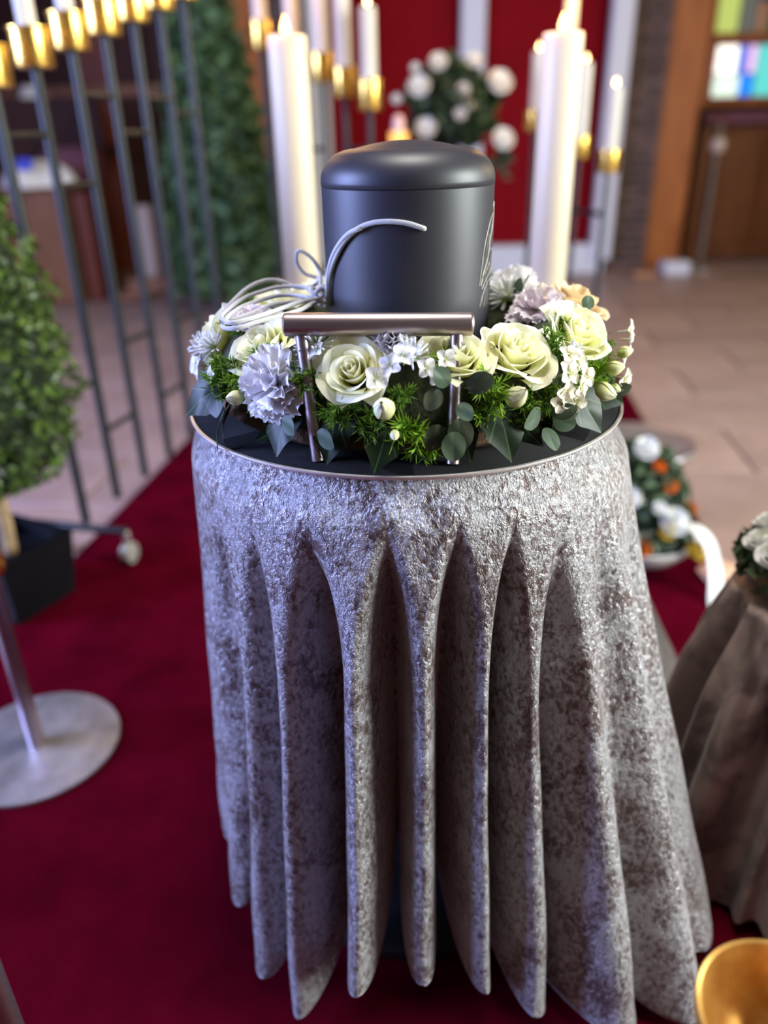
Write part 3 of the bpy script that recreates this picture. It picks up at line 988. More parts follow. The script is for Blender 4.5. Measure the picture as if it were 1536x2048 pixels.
# ------------------------------------------------------------------ steel candlestick at the left edge
sx, sy = -0.662, 1.112
t = empty('floor_candlestick', (sx, sy, 0), 'steel candlestick with a brass knob on a round cloudy steel base at the left edge', 'candlestick')
obj('base', MB().lathe([(.148, .007), (.150, .010), (.149, .014), (.03, .016), (0, .016)], (sx, sy, 0), 64), 'steel_cloudy', t)
obj('pole', MB().rod((sx, sy, .014), (sx, sy, .385), 0.0145, 20), 'steel', t)
obj('knob', MB().lathe([(.012, -.03), (.026, -.02), (.031, 0), (.026, .02), (.012, .03)], (sx, sy, .405), 28), 'gold', t)
obj('upper_pole', MB().rod((sx, sy, .43), (sx, sy, .80), 0.0125, 20), 'steel', t)
obj('cup', MB().lathe([(.012, -.02), (.04, 0), (.05, .05), (.047, .05), (.036, .004), (0, .003)], (sx, sy, .80), 28), 'gold', t)
t = empty('tall_stand', (-0.330, 0.400, 0), 'slim pale metal pole just inside the bottom left corner', 'stand')
obj('pole', MB().rod((-0.330, 0.400, .012), (-0.330, 0.400, .75), 0.010, 16), 'steel', t)
obj('base', MB().lathe([(.045, .007), (.045, .013), (.015, .018), (0, .018)], (-0.330, 0.400, 0), 32), 'steel_cloudy', t)

# round steel tray on the carpet edge at the right
b = obj('steel_tray', MB().lathe([(.20, .008), (.203, .014), (.199, .020), (.185, .013), (0, .012)], (0.915, 2.585, 0), 56), 'steel_cloudy')
tag(b, 'round shiny steel tray lying on the carpet edge behind the flower bowl', 'tray')

# ------------------------------------------------------------------ flower bowl on the floor, right
fx, fy = 0.665, 1.78
t = empty('flower_bowl', (fx, fy, 0), 'white bowl of green foliage with orange, yellow and white flowers on the carpet', 'bouquet')
obj('bowl', MB().lathe([(.05, .008), (.11, .03), (.145, .07), (.15, .085), (.14, .085), (.10, .05), (0, .04)], (fx, fy, 0), 40), 'white_ceramic', t)
r_ = np.random.default_rng(21)
nn = r_.normal(0, 1, (1300, 3)); nn[:, 2] = np.abs(nn[:, 2]); nn /= np.linalg.norm(nn, axis=1)[:, None]
rad = (1 - .4 * r_.uniform(0, 1, 1300) ** 2)
PP = np.array((fx - .02, fy, .06)) + nn * rad[:, None] * np.array([.15, .13, .27])
obj('moss', MB().lathe([(.13, .0), (.11, .10), (.06, .18), (0, .21)], (fx - .02, fy, .055), 20), 'core_green', t)
tag(obj('foliage', leaf_cloud(PP, nn, 0.022, .7), 'bouquet_leaf', t, False), kind='stuff')
for k, (dx, dy, z, r, m) in enumerate(((.0, -.06, .285, .020, 'orange_petal'), (.028, -.08, .245, .020, 'orange_petal'), (-.03, -.05, .33, .03, 'white_petal'),
                                       (.035, -.12, .165, .036, 'white_petal'), (.02, -.13, .145, .022, 'yellow_petal'), (-.04, -.12, .10, .03, 'orange_petal'), (.09, -.13, .095, .020, 'yellow_petal'),
                                       (.115, -.11, .075, .022, 'yellow_petal'), (-.07, -.09, .22, .03, 'white_petal'), (-.075, -.12, .12, .03, 'white_petal'), (0, -.11, .20, .018, 'white_petal'), (.105, -.03, .155, .022, 'orange_petal'))):
    obj('bloom', soft_bloom_mb((fx + dx, fy + dy, z), r, (dx, -.7, .6), k + 40, 3), m, t, 'full')


def ribbon_mb(pts, width, side, thick=0.0012):
    P = catmull(pts, 8)
    mb = MB()
    n = len(P)
    sd = Vector(side)
    w = lambda i: width(i / (n - 1)) if callable(width) else width
    vs = []
    for i, p in enumerate(P):
        tng = (P[min(i + 1, n - 1)] - P[max(i - 1, 0)]).normalized()
        s = (sd - tng * sd.dot(tng)).normalized()
        nr = tng.cross(s)
        for a, b_ in ((-1, 1), (1, 1), (1, -1), (-1, -1)):
            vs.append(p + s * w(i) * .5 * a + nr * thick * .5 * b_)
    fs = []
    for i in range(n - 1):
        for k in range(4):
            fs.append((i * 4 + k, i * 4 + (k + 1) % 4, i * 4 + 4 + (k + 1) % 4, i * 4 + 4 + k))
    fs += [(3, 2, 1, 0), tuple((n - 1) * 4 + k for k in range(4))]
    mb.add(vs, fs)
    return mb


rb = obj('ribbon', ribbon_mb([(0.70, 1.66, .135), (0.745, 1.655, .155), (0.785, 1.635, .125), (0.80, 1.60, .06), (0.79, 1.55, .014), (0.78, 1.50, .010)], lambda u: 0.026 + 0.018 * u, (1, 0.25, 0)), 'ribbon')
tag(rb, 'white satin ribbon trailing from the flower bowl to the carpet', 'ribbon')
rb2 = obj('ribbon', ribbon_mb([(0.80, 1.66, .010), (0.835, 1.66, .03), (0.862, 1.64, .028), (0.89, 1.62, .010)], 0.10, (0.2, 1, 0)), 'peach_ribbon')
tag(rb2, 'short peach ribbon end beside the trailing white ribbon', 'ribbon')


# ------------------------------------------------------------------ draped side stands
def skirt(cx, cy, r0, r1, z0, z1, nf, amp, seed, sq=0.0, nu=220, nv=50, phase=0.0):
    rr = random.Random(seed)
    ph = [rr.uniform(0, 6.28) for _ in range(6)]

    def fn(u, v):
        if v < 0.12:
            k = v / 0.12
            a = 2 * math.pi * u
            return (cx + r0 * k * math.cos(a), cy + r0 * k * math.sin(a), z0 - 0.004 * k)
        t = (v - 0.12) / 0.88
        a = 2 * math.pi * u
        fold = math.sin(nf * a + phase + 1.1 * math.sin(2 * a + ph[0])) + 0.45 * math.sin((nf * 1.7) * a + ph[1] + 2 * t) + .25 * math.sin(nf * 3.1 * a + ph[2])
        fold = math.tanh(1.6 * fold)
        r = r0 + (r1 - r0) * t ** 1.15 * (1 + sq * math.cos(4 * a + ph[3])) + amp * fold * sstep(-.1, .35, t)
        return (cx + r * math.cos(a), cy + r * math.sin(a), z0 - .004 + (z1 - z0) * t + 0.02 * math.sin(3 * a + ph[4]) * t * t)
    return MB().grid(fn, nu, nv, True)


dcx, dcy = 0.602, 0.86
t = empty('side_stand', (dcx, dcy, 0), 'low round stand hidden under the brown velvet drape at the right', 'stand')
obj('top', MB().lathe([(.115, .44), (.12, .445), (.12, .459), (0, .46)], (dcx, dcy, 0), 32), 'black_matte', t)
obj('column', MB().rod((dcx, dcy, .01), (dcx, dcy, .445), .03), 'black_matte', t)
obj('foot', MB().lathe([(.10, .008), (.10, .018), (.03, .03), (0, .03)], (dcx, dcy, 0), 32), 'black_matte', t)
b = obj('brown_drape', skirt(dcx, dcy, .130, .205, .476, .035, 9, .034, 4, phase=.6), 'velvet_brown', None, 'full')
tag(b, 'brown velvet drape in deep folds over the low stand at the right edge', 'drape')
d2x, d2y = 0.402, 1.25
t = empty('side_stand', (d2x, d2y, 0), 'low stand hidden behind the silver tablecloth', 'stand')
obj('top', MB().lathe([(.010, .39), (.014, .395), (.014, .404), (0, .405)], (d2x, d2y, 0), 32), 'black_matte', t)
obj('column', MB().rod((d2x, d2y, .01), (d2x, d2y, .395), .009), 'black_matte', t)
obj('foot', MB().lathe([(.10, .008), (.10, .018), (.03, .03), (0, .03)], (d2x, d2y, 0), 32), 'black_matte', t)
b = obj('dark_drape', skirt(d2x, d2y, .018, .195, .412, .03, 9, .010, 9), 'velvet_dark', None, 'full')
tag(b, 'dark brown drape just visible behind the right edge of the silver cloth', 'drape')

# posy on the brown drape, cut by the frame
t = empty('posy', (0.588, 0.87, 0.479), 'posy of white flowers and dark leaves on the brown drape at the right edge', 'bouquet')
px_, py_, pz_ = 0.588, 0.870, 0.479
obj('ring', MB().grid(lambda u, v: (px_ + (.075 + .026 * math.cos(2 * math.pi * v)) * math.cos(2 * math.pi * u), py_ + (.075 + .026 * math.cos(2 * math.pi * v)) * math.sin(2 * math.pi * u), pz_ + .022 + .026 * math.sin(2 * math.pi * v)), 36, 12, True), 'straw', t)
r_ = np.random.default_rng(31)
th = r_.uniform(0, 6.283, 420); q = r_.uniform(-.3, 3.3, 420)
PP = np.stack([px_ + (.078 + .034 * np.cos(q)) * np.cos(th), py_ + (.078 + .034 * np.cos(q)) * np.sin(th), pz_ + .026 + .03 * np.sin(q)], 1)
NN = np.stack([np.cos(q) * np.cos(th), np.cos(q) * np.sin(th), np.sin(q)], 1)
tag(obj('foliage', leaf_cloud(PP, NN, 0.016, .5), 'bouquet_leaf', t, False), kind='stuff')
for k, (a, rd, z, r) in enumerate(((196, .092, .052, .026), (228, .086, .056, .024), (168, .088, .050, .024), (258, .090, .050, .025), (130, .085, .052, .023), (300, .088, .050, .024), (210, .052, .062, .022), (20, .085, .05, .024), (75, .085, .05, .024))):
    a = math.radians(a)
    o = obj('bloom', soft_bloom_mb((px_ + rd * math.cos(a), py_ + rd * math.sin(a), pz_ + z), r, (.4 * math.cos(a), .4 * math.sin(a), .9), k + 70, 3), 'white_petal', t, 'full')
    obj('flower_eye', MB().lathe([(r * .32, 0), (r * .28, r * .18), (0, r * .3)], (px_ + rd * math.cos(a), py_ + rd * math.sin(a), pz_ + z + r * .25), 10), 'mum_core', o)

# amber-gold bowl close to the camera, bottom right
gx, gy, gz = 0.268, 0.315, 0.455
t = empty('gold_bowl', (gx, gy, 0.0), 'round amber-gold bowl on a stand in the bottom right corner', 'bowl')
obj('bowl', MB().lathe([(0.0, -.035), (.025, -.033), (.048, -.014), (.0585, .012), (.0600, .026), (.0590, .0275), (.0560, .0262), (.052, .010), (.038, -.012), (.018, -.024), (0, -.026)], (gx, gy, gz), 56), 'amber', t)
obj('stem', MB().rod((gx, gy, .012), (gx, gy, gz - .03), .009), 'black_steel', t)
obj('base', MB().lathe([(.05, .007), (.05, .015), (.012, .022), (0, .022)], (gx, gy, 0), 32), 'black_steel', t)
t = empty('tealight', (gx, gy, gz), 'lit tealight burning low inside the amber-gold bowl', 'candle')
obj('wax', MB().lathe([(.017, -.024), (.018, -.022), (.018, -.013), (.015, -.0135), (0, -.014)], (gx, gy, gz), 24), 'wax', t)
obj('wick', MB().rod((gx, gy, gz - .015), (gx, gy, gz - .009), .001, 6), 'wick', t)
obj('flame', flame_mb((gx, gy, gz - .012), 0.016, 0.004), 'flame', t)

# ------------------------------------------------------------------ the table and its cloth
TX, TY = 0.028, 0.885
t = empty('pedestal_table', (TX, TY, 0), 'black round pedestal table under the silver velvet cloth', 'table')
obj('table_top', MB().lathe([(.226, .718), (.232, .722), (.232, .737), (.226, .741), (0, .741)], (TX, TY, 0), 64), 'black_matte', t)
obj('column', MB().lathe([(.05, .03), (.045, .06), (.045, .70), (.08, .719), (0, .719)], (TX, TY, 0), 32), 'black_matte', t)
obj('foot', MB().lathe([(.205, .007), (.21, .012), (.21, .026), (.20, .032), (.06, .045), (0, .045)], (TX, TY, 0), 64), 'black_matte', t)

# ridges of the cloth: angle at the top, angle at the hem, hem radius, hem height, start of the fold, valley radius to the next one
RID = [(-80, -74, .285, .12, .10, .255), (-62, -57, .298, .085, .10, .262), (-46, -40.0, .318, .035, .06, .262), (-33.0, -27.5, .333, .030, .07, .195),
       (-13.3, -13.0, .333, .118, .09, .180), (2.0, 1.5, .313, .122, .06, .185), (16.0, 14.2, .322, .100, .07, .205), (27.7, 24.0, .345, .055, .08, .290),
       (40.0, 38.0, .412, .030, .06, .400), (56.0, 50.0, .470, .020, .05, .445), (70, 64, .455, .050, .06, .330), (88, 84, .315, .12, .08, .25)]
a = 106
k = 0
while a < 270:
    RID.append((a, a + 1, .305 + .02 * math.sin(k * 1.7), .10 - .04 * math.cos(math.radians((a - 45) * 4)), .08, .23))
    a += 15.5
    k += 1
RID.append((RID[0][0] + 360, RID[0][1] + 360) + RID[0][2:])


def cloth_fn(u, v):
    cap = 0.10
    if v < cap:
        k = v / cap
        a = math.radians(-80 + 360 * u)
        rr = .2385 * k
        return (TX + rr * math.sin(a), TY - rr * math.cos(a), .7445)
    t = (v - cap) / (1 - cap)
    # find the ridge pair in top-angle space
    x = -80 + 360 * u
    for i in range(len(RID) - 1):
        if RID[i][0] <= x <= RID[i + 1][0] + 1e-9:
            break
    A_, B_ = RID[i], RID[i + 1]
    s = (x - A_[0]) / (B_[0] - A_[0])
    e = t ** 0.8
    fa = A_[0] + (A_[1] - A_[0]) * e
    fb = B_[0] + (B_[1] - B_[0]) * e
    ang = fa + (fb - fa) * s
    # ridge/valley radii
    g = t ** 1.12
    rr_ = (A_[2] * (1 - s) + B_[2] * s)
    ridge = .2535 + (rr_ - .2535) * g
    valley = .252 + (A_[5] - .252) * t ** 0.7 if A_[5] < .252 else .252 + (A_[5] - .252) * g
    valley = valley - 0.014 * sstep(A_[4], .22, t) * (1 - 0.4 * t)
    sh = 0.5 + 0.5 * math.cos(2 * math.pi * s)
    sh = sh ** (1.25 - 0.45 * t)
    st = A_[4] * 0.5 + 0.15 * abs(2 * s - 1)
    r = ridge - (ridge - valley) * (1 - sh) * sstep(st, st + 0.24, t)
    # rounded shoulder at the table edge
    zh = (A_[3] * (1 - s) + B_[3] * s) + 0.095 * (1 - sh) ** 1.6 * (1 if A_[5] < .28 else 0.2)
    tt = t
    z = .7445 + (zh - .7445) * tt
    r -= 0.0125 * (1 - sstep(.012, .075, t))
    if t < 0.02:
        k = t / 0.02
        r = .2385 + (r - .2385) * math.sin(k * math.pi / 2)
    # omega-shaped folds: fatten the ridges near the hem
    ang += (fb - fa) * 0.085 * math.sin(2 * math.pi * s) * sstep(.2, .9, t)
    # little waver along the length
    r += 0.0022 * math.sin(7 * t + x * .5) * t + 0.0012 * math.sin(23 * t + x * .9) * t
    ar = math.radians(ang + 0.5 * math.sin(5 * t + x * .13) * t)
    return (TX + r * math.sin(ar), TY - r * math.cos(ar), z)


cm = MB().grid(cloth_fn, 900, 150, True)
cloth = obj('tablecloth', cm, 'velvet', None, 'full')
tag(cloth, 'silver grey crushed velvet cloth hanging in deep folds from the round table', 'tablecloth')
md = cloth.modifiers.new('thickness', 'SOLIDIFY')
md.thickness = 0.0022
md.offset = 1.0

# ------------------------------------------------------------------ carrying tray with handle
t = empty('carrying_tray', (TX, TY, 0.7485), 'round dull steel carrying tray with an upright tube handle on the table', 'tray')
pl = obj('plate', MB().lathe([(.2485, .7482), (.2500, .7490), (.2500, .7512), (.2490, .7520), (0, .7520)], (TX, TY, 0), 128), 'steel_dull', t)
obj('rim', MB().lathe([(.2500, .7488), (.2506, .7500), (.2504, .7520), (.2478, .7523), (.2476, .7520)], (TX, TY, 0), 128), 'steel_edge', pl)
pl.data.polygons.foreach_set('use_smooth', [True] * len(pl.data.polygons))
hd = obj('handle', MB().lathe([(.0085, 0), (.0102, .0014), (.0105, .004), (.0105, .169), (.0102, .1706), (.0085, .172), (.0075, .171), (0, .171)], (-0.0872, 0.700, 0.8768), 32, (0.1722, 0, -0.0035)), 'steel', t)
for (a, b) in (((-.0612, .678, .752), (-.0712, .700, .868)), ((.0650, .662, .752), (.0700, .699, .866))):
    obj('handle_leg', MB().rod(a, b, .0062, 20), 'steel', hd)

# ------------------------------------------------------------------ urn
UX, UY, UR = 0.033, 0.885, 0.0915
t = empty('urn', (UX, UY, 0.752), 'matt anthracite cylindrical urn with rounded lid standing in the flower wreath', 'urn')
obj('body', MB().lathe([(.080, .7525), (.086, .7545), (UR * .985, .762), (UR * .985, .83), (UR, .93), (UR, .9805), (UR - .0006, .9812)], (UX, UY, 0), 96), 'urn', t)
rc = .036
prof = [(UR - .0012, .9812), (UR + .0004, .9818)]
zt = 1.0165
for i in range(13):
    a = math.pi / 2 * i / 12
    prof.append((UR + .0004 - rc * (1 - math.cos(a)), zt - .030 + .030 * math.sin(a)))
for k in range(1, 9):
    q = k / 8
    prof.append(((UR - rc) * (1 - q), zt + .0075 * (1 - (1 - q) ** 2)))
obj('lid', MB().lathe(prof, (UX, UY, 0), 96), 'urn', t, 'full')


def on_urn(ph, z, e=0.0003):
    a = math.radians(ph)
    r = UR + e if z > .93 else UR * (.985 + .015 * max(0, (z - .83) / .1)) + e
    return (UX + r * math.sin(a), UY - r * math.cos(a), z)


eng = MB()
lines = [[(81, .962), (77, .964), (75, .959), (78, .956), (81, .9565)],
         [(79, .9545), (73, .952), (67, .947), (63.5, .940), (60, .931), (57.5, .921), (56, .910), (54.2, .896), (53, .884)],
         [(79, .951), (74, .943), (71, .935), (67.5, .928), (66, .918), (64, .908), (60, .900), (57, .893), (55, .884)],
         [(66, .934), (62, .922), (60.5, .910), (60, .898)], [(69, .930), (69, .921), (68, .913)], [(68, .917), (71, .919), (75, .915)],
         [(57.5, .912), (57, .900), (56.5, .890), (55.5, .880)], [(71, .912), (69.5, .905), (65, .900), (60.5, .895), (57.5, .887)],
         [(75, .895), (68, .892), (62, .887), (57, .880)], [(75, .886), (69, .886), (63, .881), (57.5, .871), (55, .862)],
         [(66, .905), (65, .893), (64, .884)], [(69, .904), (69, .893)], [(72, .902), (72, .892)], [(62, .896), (61, .886)],
         [(58, .872), (58.5, .863)], [(66, .884), (63, .872), (60.5, .860)], [(68, .878), (67, .868), (67.5, .860)], [(63, .872), (63, .860)],
         [(83, .962), (85, .950), (88, .930), (90, .905), (91, .880), (92, .862)], [(84, .955), (96, .945), (101, .925), (104, .900), (105, .870)], [(92, .940), (95, .915), (97, .885)],
         [(75, .915), (84, .913), (92, .905)], [(75, .895), (84, .898), (94, .890)], [(75, .886), (86, .886), (97, .872)]]
for ln in lines:
    eng.tube([on_urn(*p) for p in ln], 0.00042, 5, True, 4)
obj('engraving', eng, 'engrave', t, label='fine pale line engraving of a tower')

cr = 0.0026
cord = MB()
S1 = [(0.0452, 0.7938, 0.9462), (0.0438, 0.7905, 0.9470), (0.0292, 0.7904, 0.9516), (0.0123, 0.7926, 0.9535), (-0.0047, 0.7981, 0.9520), (-0.0198, 0.8064, 0.9459), (-0.0330, 0.8171, 0.9337), (-0.0429, 0.8283, 0.9179), (-0.0513, 0.8419, 0.8979), (-0.0551, 0.8504, 0.8747), (-0.0555, 0.856, 0.862)]
S2 = [(-0.0165, 0.8062, 0.9470), (-0.0182, 0.8028, 0.9465), (-0.0275, 0.8104, 0.9419), (-0.0372, 0.8195, 0.9325), (-0.0467, 0.8314, 0.9175), (-0.0528, 0.8420, 0.8995), (-0.0562, 0.8490, 0.8776), (-0.0585, 0.853, 0.862)]
co = obj('cord', cord.tube(S1, cr, 10), 'cord', t, label='pale grey braided cord threaded through the urn')
obj('strand', MB().tube(S2, cr, 10), 'cord', co)
LA = [(-0.0573, 0.8442, 0.8680), (-0.0646, 0.8565, 0.8730), (-0.0786, 0.8606, 0.8690), (-0.0963, 0.8460, 0.8690), (-0.1162, 0.8321, 0.8690), (-0.1308, 0.8029, 0.8670), (-0.1462, 0.7853, 0.8650), (-0.1570, 0.7818, 0.8620), (-0.1538, 0.7614, 0.8620), (-0.1378, 0.7487, 0.8640), (-0.1179, 0.7639, 0.8670), (-0.1000, 0.7804, 0.8680), (-0.0818, 0.8024, 0.8690), (-0.0691, 0.8428, 0.8690), (-0.0616, 0.8487, 0.8700)]
LB = [(-0.0627, 0.852, 0.8660), (-0.0751, 0.8518, 0.8720), (-0.0924, 0.8631, 0.8730), (-0.1115, 0.8625, 0.8730), (-0.1312, 0.8446, 0.8710), (-0.1464, 0.8196, 0.8690), (-0.1521, 0.7766, 0.8680), (-0.1447, 0.7535, 0.8680), (-0.1272, 0.7605, 0.8700), (-0.1062, 0.7905, 0.8710), (-0.0840, 0.8284, 0.8720), (-0.0640, 0.8477, 0.8720)]
LC = [(-0.0640, 0.872, 0.8700), (-0.085, 0.895, 0.876), (-0.1124, 0.8976, 0.8760), (-0.1330, 0.8807, 0.8740), (-0.1485, 0.8528, 0.8720), (-0.1565, 0.8034, 0.8700), (-0.1577, 0.7772, 0.8680), (-0.150, 0.765, 0.867)]
LD = [(-0.0655, 0.862, 0.860), (-0.0672, 0.90, 0.868), (-0.0680, 0.9254, 0.8851), (-0.0743, 0.9270, 0.8995), (-0.0830, 0.9272, 0.9080), (-0.0909, 0.9275, 0.9109), (-0.0949, 0.9291, 0.9052), (-0.0937, 0.9332, 0.8946), (-0.0864, 0.9360, 0.8844), (-0.0761, 0.9368, 0.8806), (-0.0714, 0.9352, 0.8779), (-0.0737, 0.9300, 0.8731), (-0.0834, 0.9242, 0.8704), (-0.0978, 0.9228, 0.8715), (-0.1117, 0.9212, 0.8783), (-0.1258, 0.9194, 0.8806), (-0.1388, 0.9074, 0.8796), (-0.1503, 0.8853, 0.8757), (-0.1600, 0.8531, 0.8689), (-0.1644, 0.8217, 0.8647), (-0.160, 0.785, 0.864)]
for L_ in (LA, LB, LC, LD):
    obj('loop', MB().tube(L_, 0.0023, 9), 'cord', co)
kn = [(-.0655 + .0075 * math.cos(a) * (1 + .2 * math.sin(2 * a)), .854 + .006 * math.sin(a), .876 + .006 * math.sin(1.5 * a)) for a in np.linspace(0, 13, 26)]
obj('knot', MB().tube(kn, 0.0025, 9), 'cord', co)

# ------------------------------------------------------------------ flower wreath
WR, WT, WZ = 0.165, 0.060, 0.800
wr = empty('flower_wreath', (TX, TY, 0.752), 'wreath of cream roses, carnations and ivy around the urn', 'wreath')


def ring_frame(phi, th, off=0.0):
    """point on the wreath surface, outward normal and tangent along the ring"""
    a, b = math.radians(phi), math.radians(th)
    rad = Vector((math.sin(a), -math.cos(a), 0))
    nrm = rad * math.cos(b) + Vector((0, 0, 1)) * math.sin(b)
    p = Vector((TX, TY, WZ)) + rad * WR + nrm * (WT + off)
    tan = Vector((math.cos(a), math.sin(a), 0))
    return p, nrm, tan


base = MB().grid(lambda u, v: (TX + (WR + .046 * math.cos(2 * math.pi * v)) * math.cos(2 * math.pi * u), TY + (WR + .046 * math.cos(2 * math.pi * v)) * math.sin(2 * math.pi * u), max(.753, WZ - .004 + .050 * math.sin(2 * math.pi * v))), 96, 24, True)
obj('moss_ring', base, 'moss', wr)
sring = MB().grid(lambda u, v: (TX + (WR + .050 * math.cos(2 * math.pi * v)) * math.cos(2 * math.pi * u), TY + (WR + .050 * math.cos(2 * math.pi * v)) * math.sin(2 * math.pi * u), .765 + .012 * math.sin(2 * math.pi * v)), 96, 10, True)
obj('straw_ring', sring, 'straw', wr)


def petal_mesh(i, n, seed, mat):
    rr = random.Random(seed * 100 + i)
    u_ = i / (n - 1)
    rt = 0.07 + 0.80 * u_ ** 1.05
    ht = 1.02 - 0.30 * u_ ** 1.6
    W = math.radians(105 - 50 * u_)
    curl = (0.0 if u_ < .25 else (u_ - .2)) * rr.uniform(.75, 1.25)
    base_h = 0.0
    lean = rr.uniform(-.05, .05)
    pt = rr.uniform(.05, .13) * u_
    wav = rr.uniform(0, 6.28)

    def fn(u, v):
        s = u * 2 - 1
        wv = (0.50 + 0.50 * math.sin(min(1.0, v * 1.15) * math.pi / 2)) * (1 - 0.22 * max(0, v - .75) / .25 * abs(s))
        a = W * s * wv
        rim = max(0.0, (v - 0.62) / 0.38)
        rad = rt * (0.16 + 0.84 * math.sin(min(1, v * 1.05) * math.pi / 2) ** 0.75)
        rad *= 1 + 0.10 * s * (1 - u_ * .4)
        rad += curl * 0.34 * rim ** 2 * (1 + .3 * abs(s))
        h = ht * v ** (1.25 + .35 * u_)
        h -= curl * 0.20 * rim ** 3 * (1 + 0.5 * abs(s))
        h *= 1 - 0.20 * abs(s) ** 2.2 * v
        h += pt * max(0, 1 - 2.2 * abs(s)) * rim
        h += 0.025 * math.sin(4 * s + wav) * rim
        rad += 0.03 * math.sin(3 * s + wav * 2) * rim * (0.3 + u_)
        h += lean * s * v
        return (rad * math.cos(a), rad * math.sin(a), h)
    mb = MB().grid(fn, 10, 9)
    return mb.mesh('petal', mat, 'full')


NP = 20
ROSES = {}
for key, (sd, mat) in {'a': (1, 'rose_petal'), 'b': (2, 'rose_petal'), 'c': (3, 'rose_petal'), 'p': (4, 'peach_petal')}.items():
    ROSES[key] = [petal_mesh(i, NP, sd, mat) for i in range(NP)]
hip_mesh = MB().lathe([(0, -.25), (.10, -.22), (.17, -.10), (.15, 0), (.05, .05), (0, .05)], (0, 0, 0), 14).mesh('rose', 'tuft_dark')
core_mesh = {}


def place(o, p, axis, spin=0.0, scale=1.0):
    z = Vector(axis).normalized()
    q = Vector((0, 0, 1)).rotation_difference(z) @ Quaternion((0, 0, 1), spin)
    o.rotation_mode = 'QUATERNION'
    o.rotation_quaternion = q
    o.location = Vector(p) - wloc(o.parent) if o.parent else p
    o.scale = (scale,) * 3


def rose(phi, th, r, kind='a', tilt=(0, 0, 0), spin=0.0, off=-0.030, n=NP, open_=1.0, label='cream white rose'):
    p, nrm, tan = ring_frame(phi, th, off)
    ro = bpy.data.objects.new('rose', hip_mesh)
    COL.objects.link(ro)
    ro.parent = wr
    ro['label'] = label
    place(ro, p, nrm + Vector(tilt), spin, r)
    for i in range(NP):
        pe = bpy.data.objects.new('petal', ROSES[kind][i])
        COL.objects.link(pe)
        pe.parent = ro
        pe.rotation_euler = (0, 0, i * 2.39996 + 0.15 * math.sin(i * 3.1 + phi))
        pe.scale = (open_, open_, 1)
    return ro


# phi (0 = towards the camera, + right), elevation on the tube, radius
rose(-15, 40, .0335, 'a', (0.0, -.15, .10), 0.4, -0.020)
rose(-51, 60, .0345, 'b', (-.1, -.15, .25), 2.0, -0.030)
rose(-84, 38, .033, 'c', (-.45, .05, -.1), 1.0, -0.020)
rose(13, 56, .034, 'c', (0, -.02, .3), 0.7, -0.026)
rose(31, 54, .037, 'b', (.05, -.12, .25), 4.1, -0.028)
rose(60, 48, .037, 'a', (-.10, -.30, .25), 2.6, -0.020)
rose(88, 62, .038, 'p', (.05, -.1, .3), 1.2, -0.018, label='peach-tinted cream rose')
rose(112, 70, .030, 'p', (0, 0, .3), 3.0, -0.028, label='peach-tinted cream rose')
rose(-88, 100, .031, 'c', (0, -.2, .3), 5.0, -0.034)
rose(-118, 92, .034, 'a', (0, -.15, .3), 1.7, -0.028)
rose(-142, 90, .034, 'b', (0, 0, .3), 0.2, -0.028)
rose(165, 85, .033, 'c', (0, 0, .3), 2.2, -0.028)
rose(-168, 85, .033, 'a', (0, 0, .3), 3.2, -0.028)


def carnation_mesh(seed, mat, n=46, frill=1.0):
    rr = random.Random(seed)
    mb = MB()
    for i in range(n):
        u_ = math.sqrt((i + .5) / n)
        phi = i * 2.39996 + rr.uniform(-.2, .2)
        pol = u_ * math.radians(88) + rr.uniform(-.08, .08)
        ax_ = Vector((math.sin(pol) * math.cos(phi), math.sin(pol) * math.sin(phi), math.cos(pol)))
        side = Vector((-math.sin(phi), math.cos(phi), 0))
        side = (Quaternion(ax_, rr.uniform(-.9, .9) * (1.2 - u_))) @ side
        nr = ax_.cross(side)
        L = rr.uniform(.85, 1.05)
        ww = rr.uniform(.30, .44)
        ph = rr.uniform(0, 6.28)
        bend = rr.uniform(-.1, .25)

        def fn(u, v, ax_=ax_, side=side, nr=nr, L=L, ww=ww, ph=ph, bend=bend):
            s = u * 2 - 1
            tooth = (0.05 * (1 if int(u * 12 + .5) % 2 else -1)) * max(0, v - .8) * 5
            rad = L * (v * (1 - .22 * s * s) + tooth * .7)
            wdt = ww * s * (0.15 + 0.85 * v ** 1.3)
            ruf = frill * (0.10 * math.sin(7 * s + ph) + 0.05 * math.sin(13 * s + 2 * ph)) * v ** 2 + bend * v ** 3 * .5
            p = ax_ * rad + side * wdt + nr * ruf
            return (p.x, p.y, p.z * 0.85)
        mb.grid(fn, 12, 6)
    return mb.mesh('carnation', mat, 'full')


CARN = [carnation_mesh(1, 'carnation'), carnation_mesh(2, 'lisianthus', 26, .8), carnation_mesh(3, 'carnation', 40)]


def part(mesh, phi, th, r, tilt=(0, 0, 0), spin=0.0, off=0.0, name=None, label=None, scale3=None):
    p, nrm, tan = ring_frame(phi, th, off)
    o = bpy.data.objects.new(name or mesh.name.split('.')[0], mesh)
    COL.objects.link(o)
    o.parent = wr
    place(o, p, nrm + Vector(tilt), spin, r)
    if scale3: o.scale = [r * k for k in scale3]
    if label: o['label'] = label
    return o


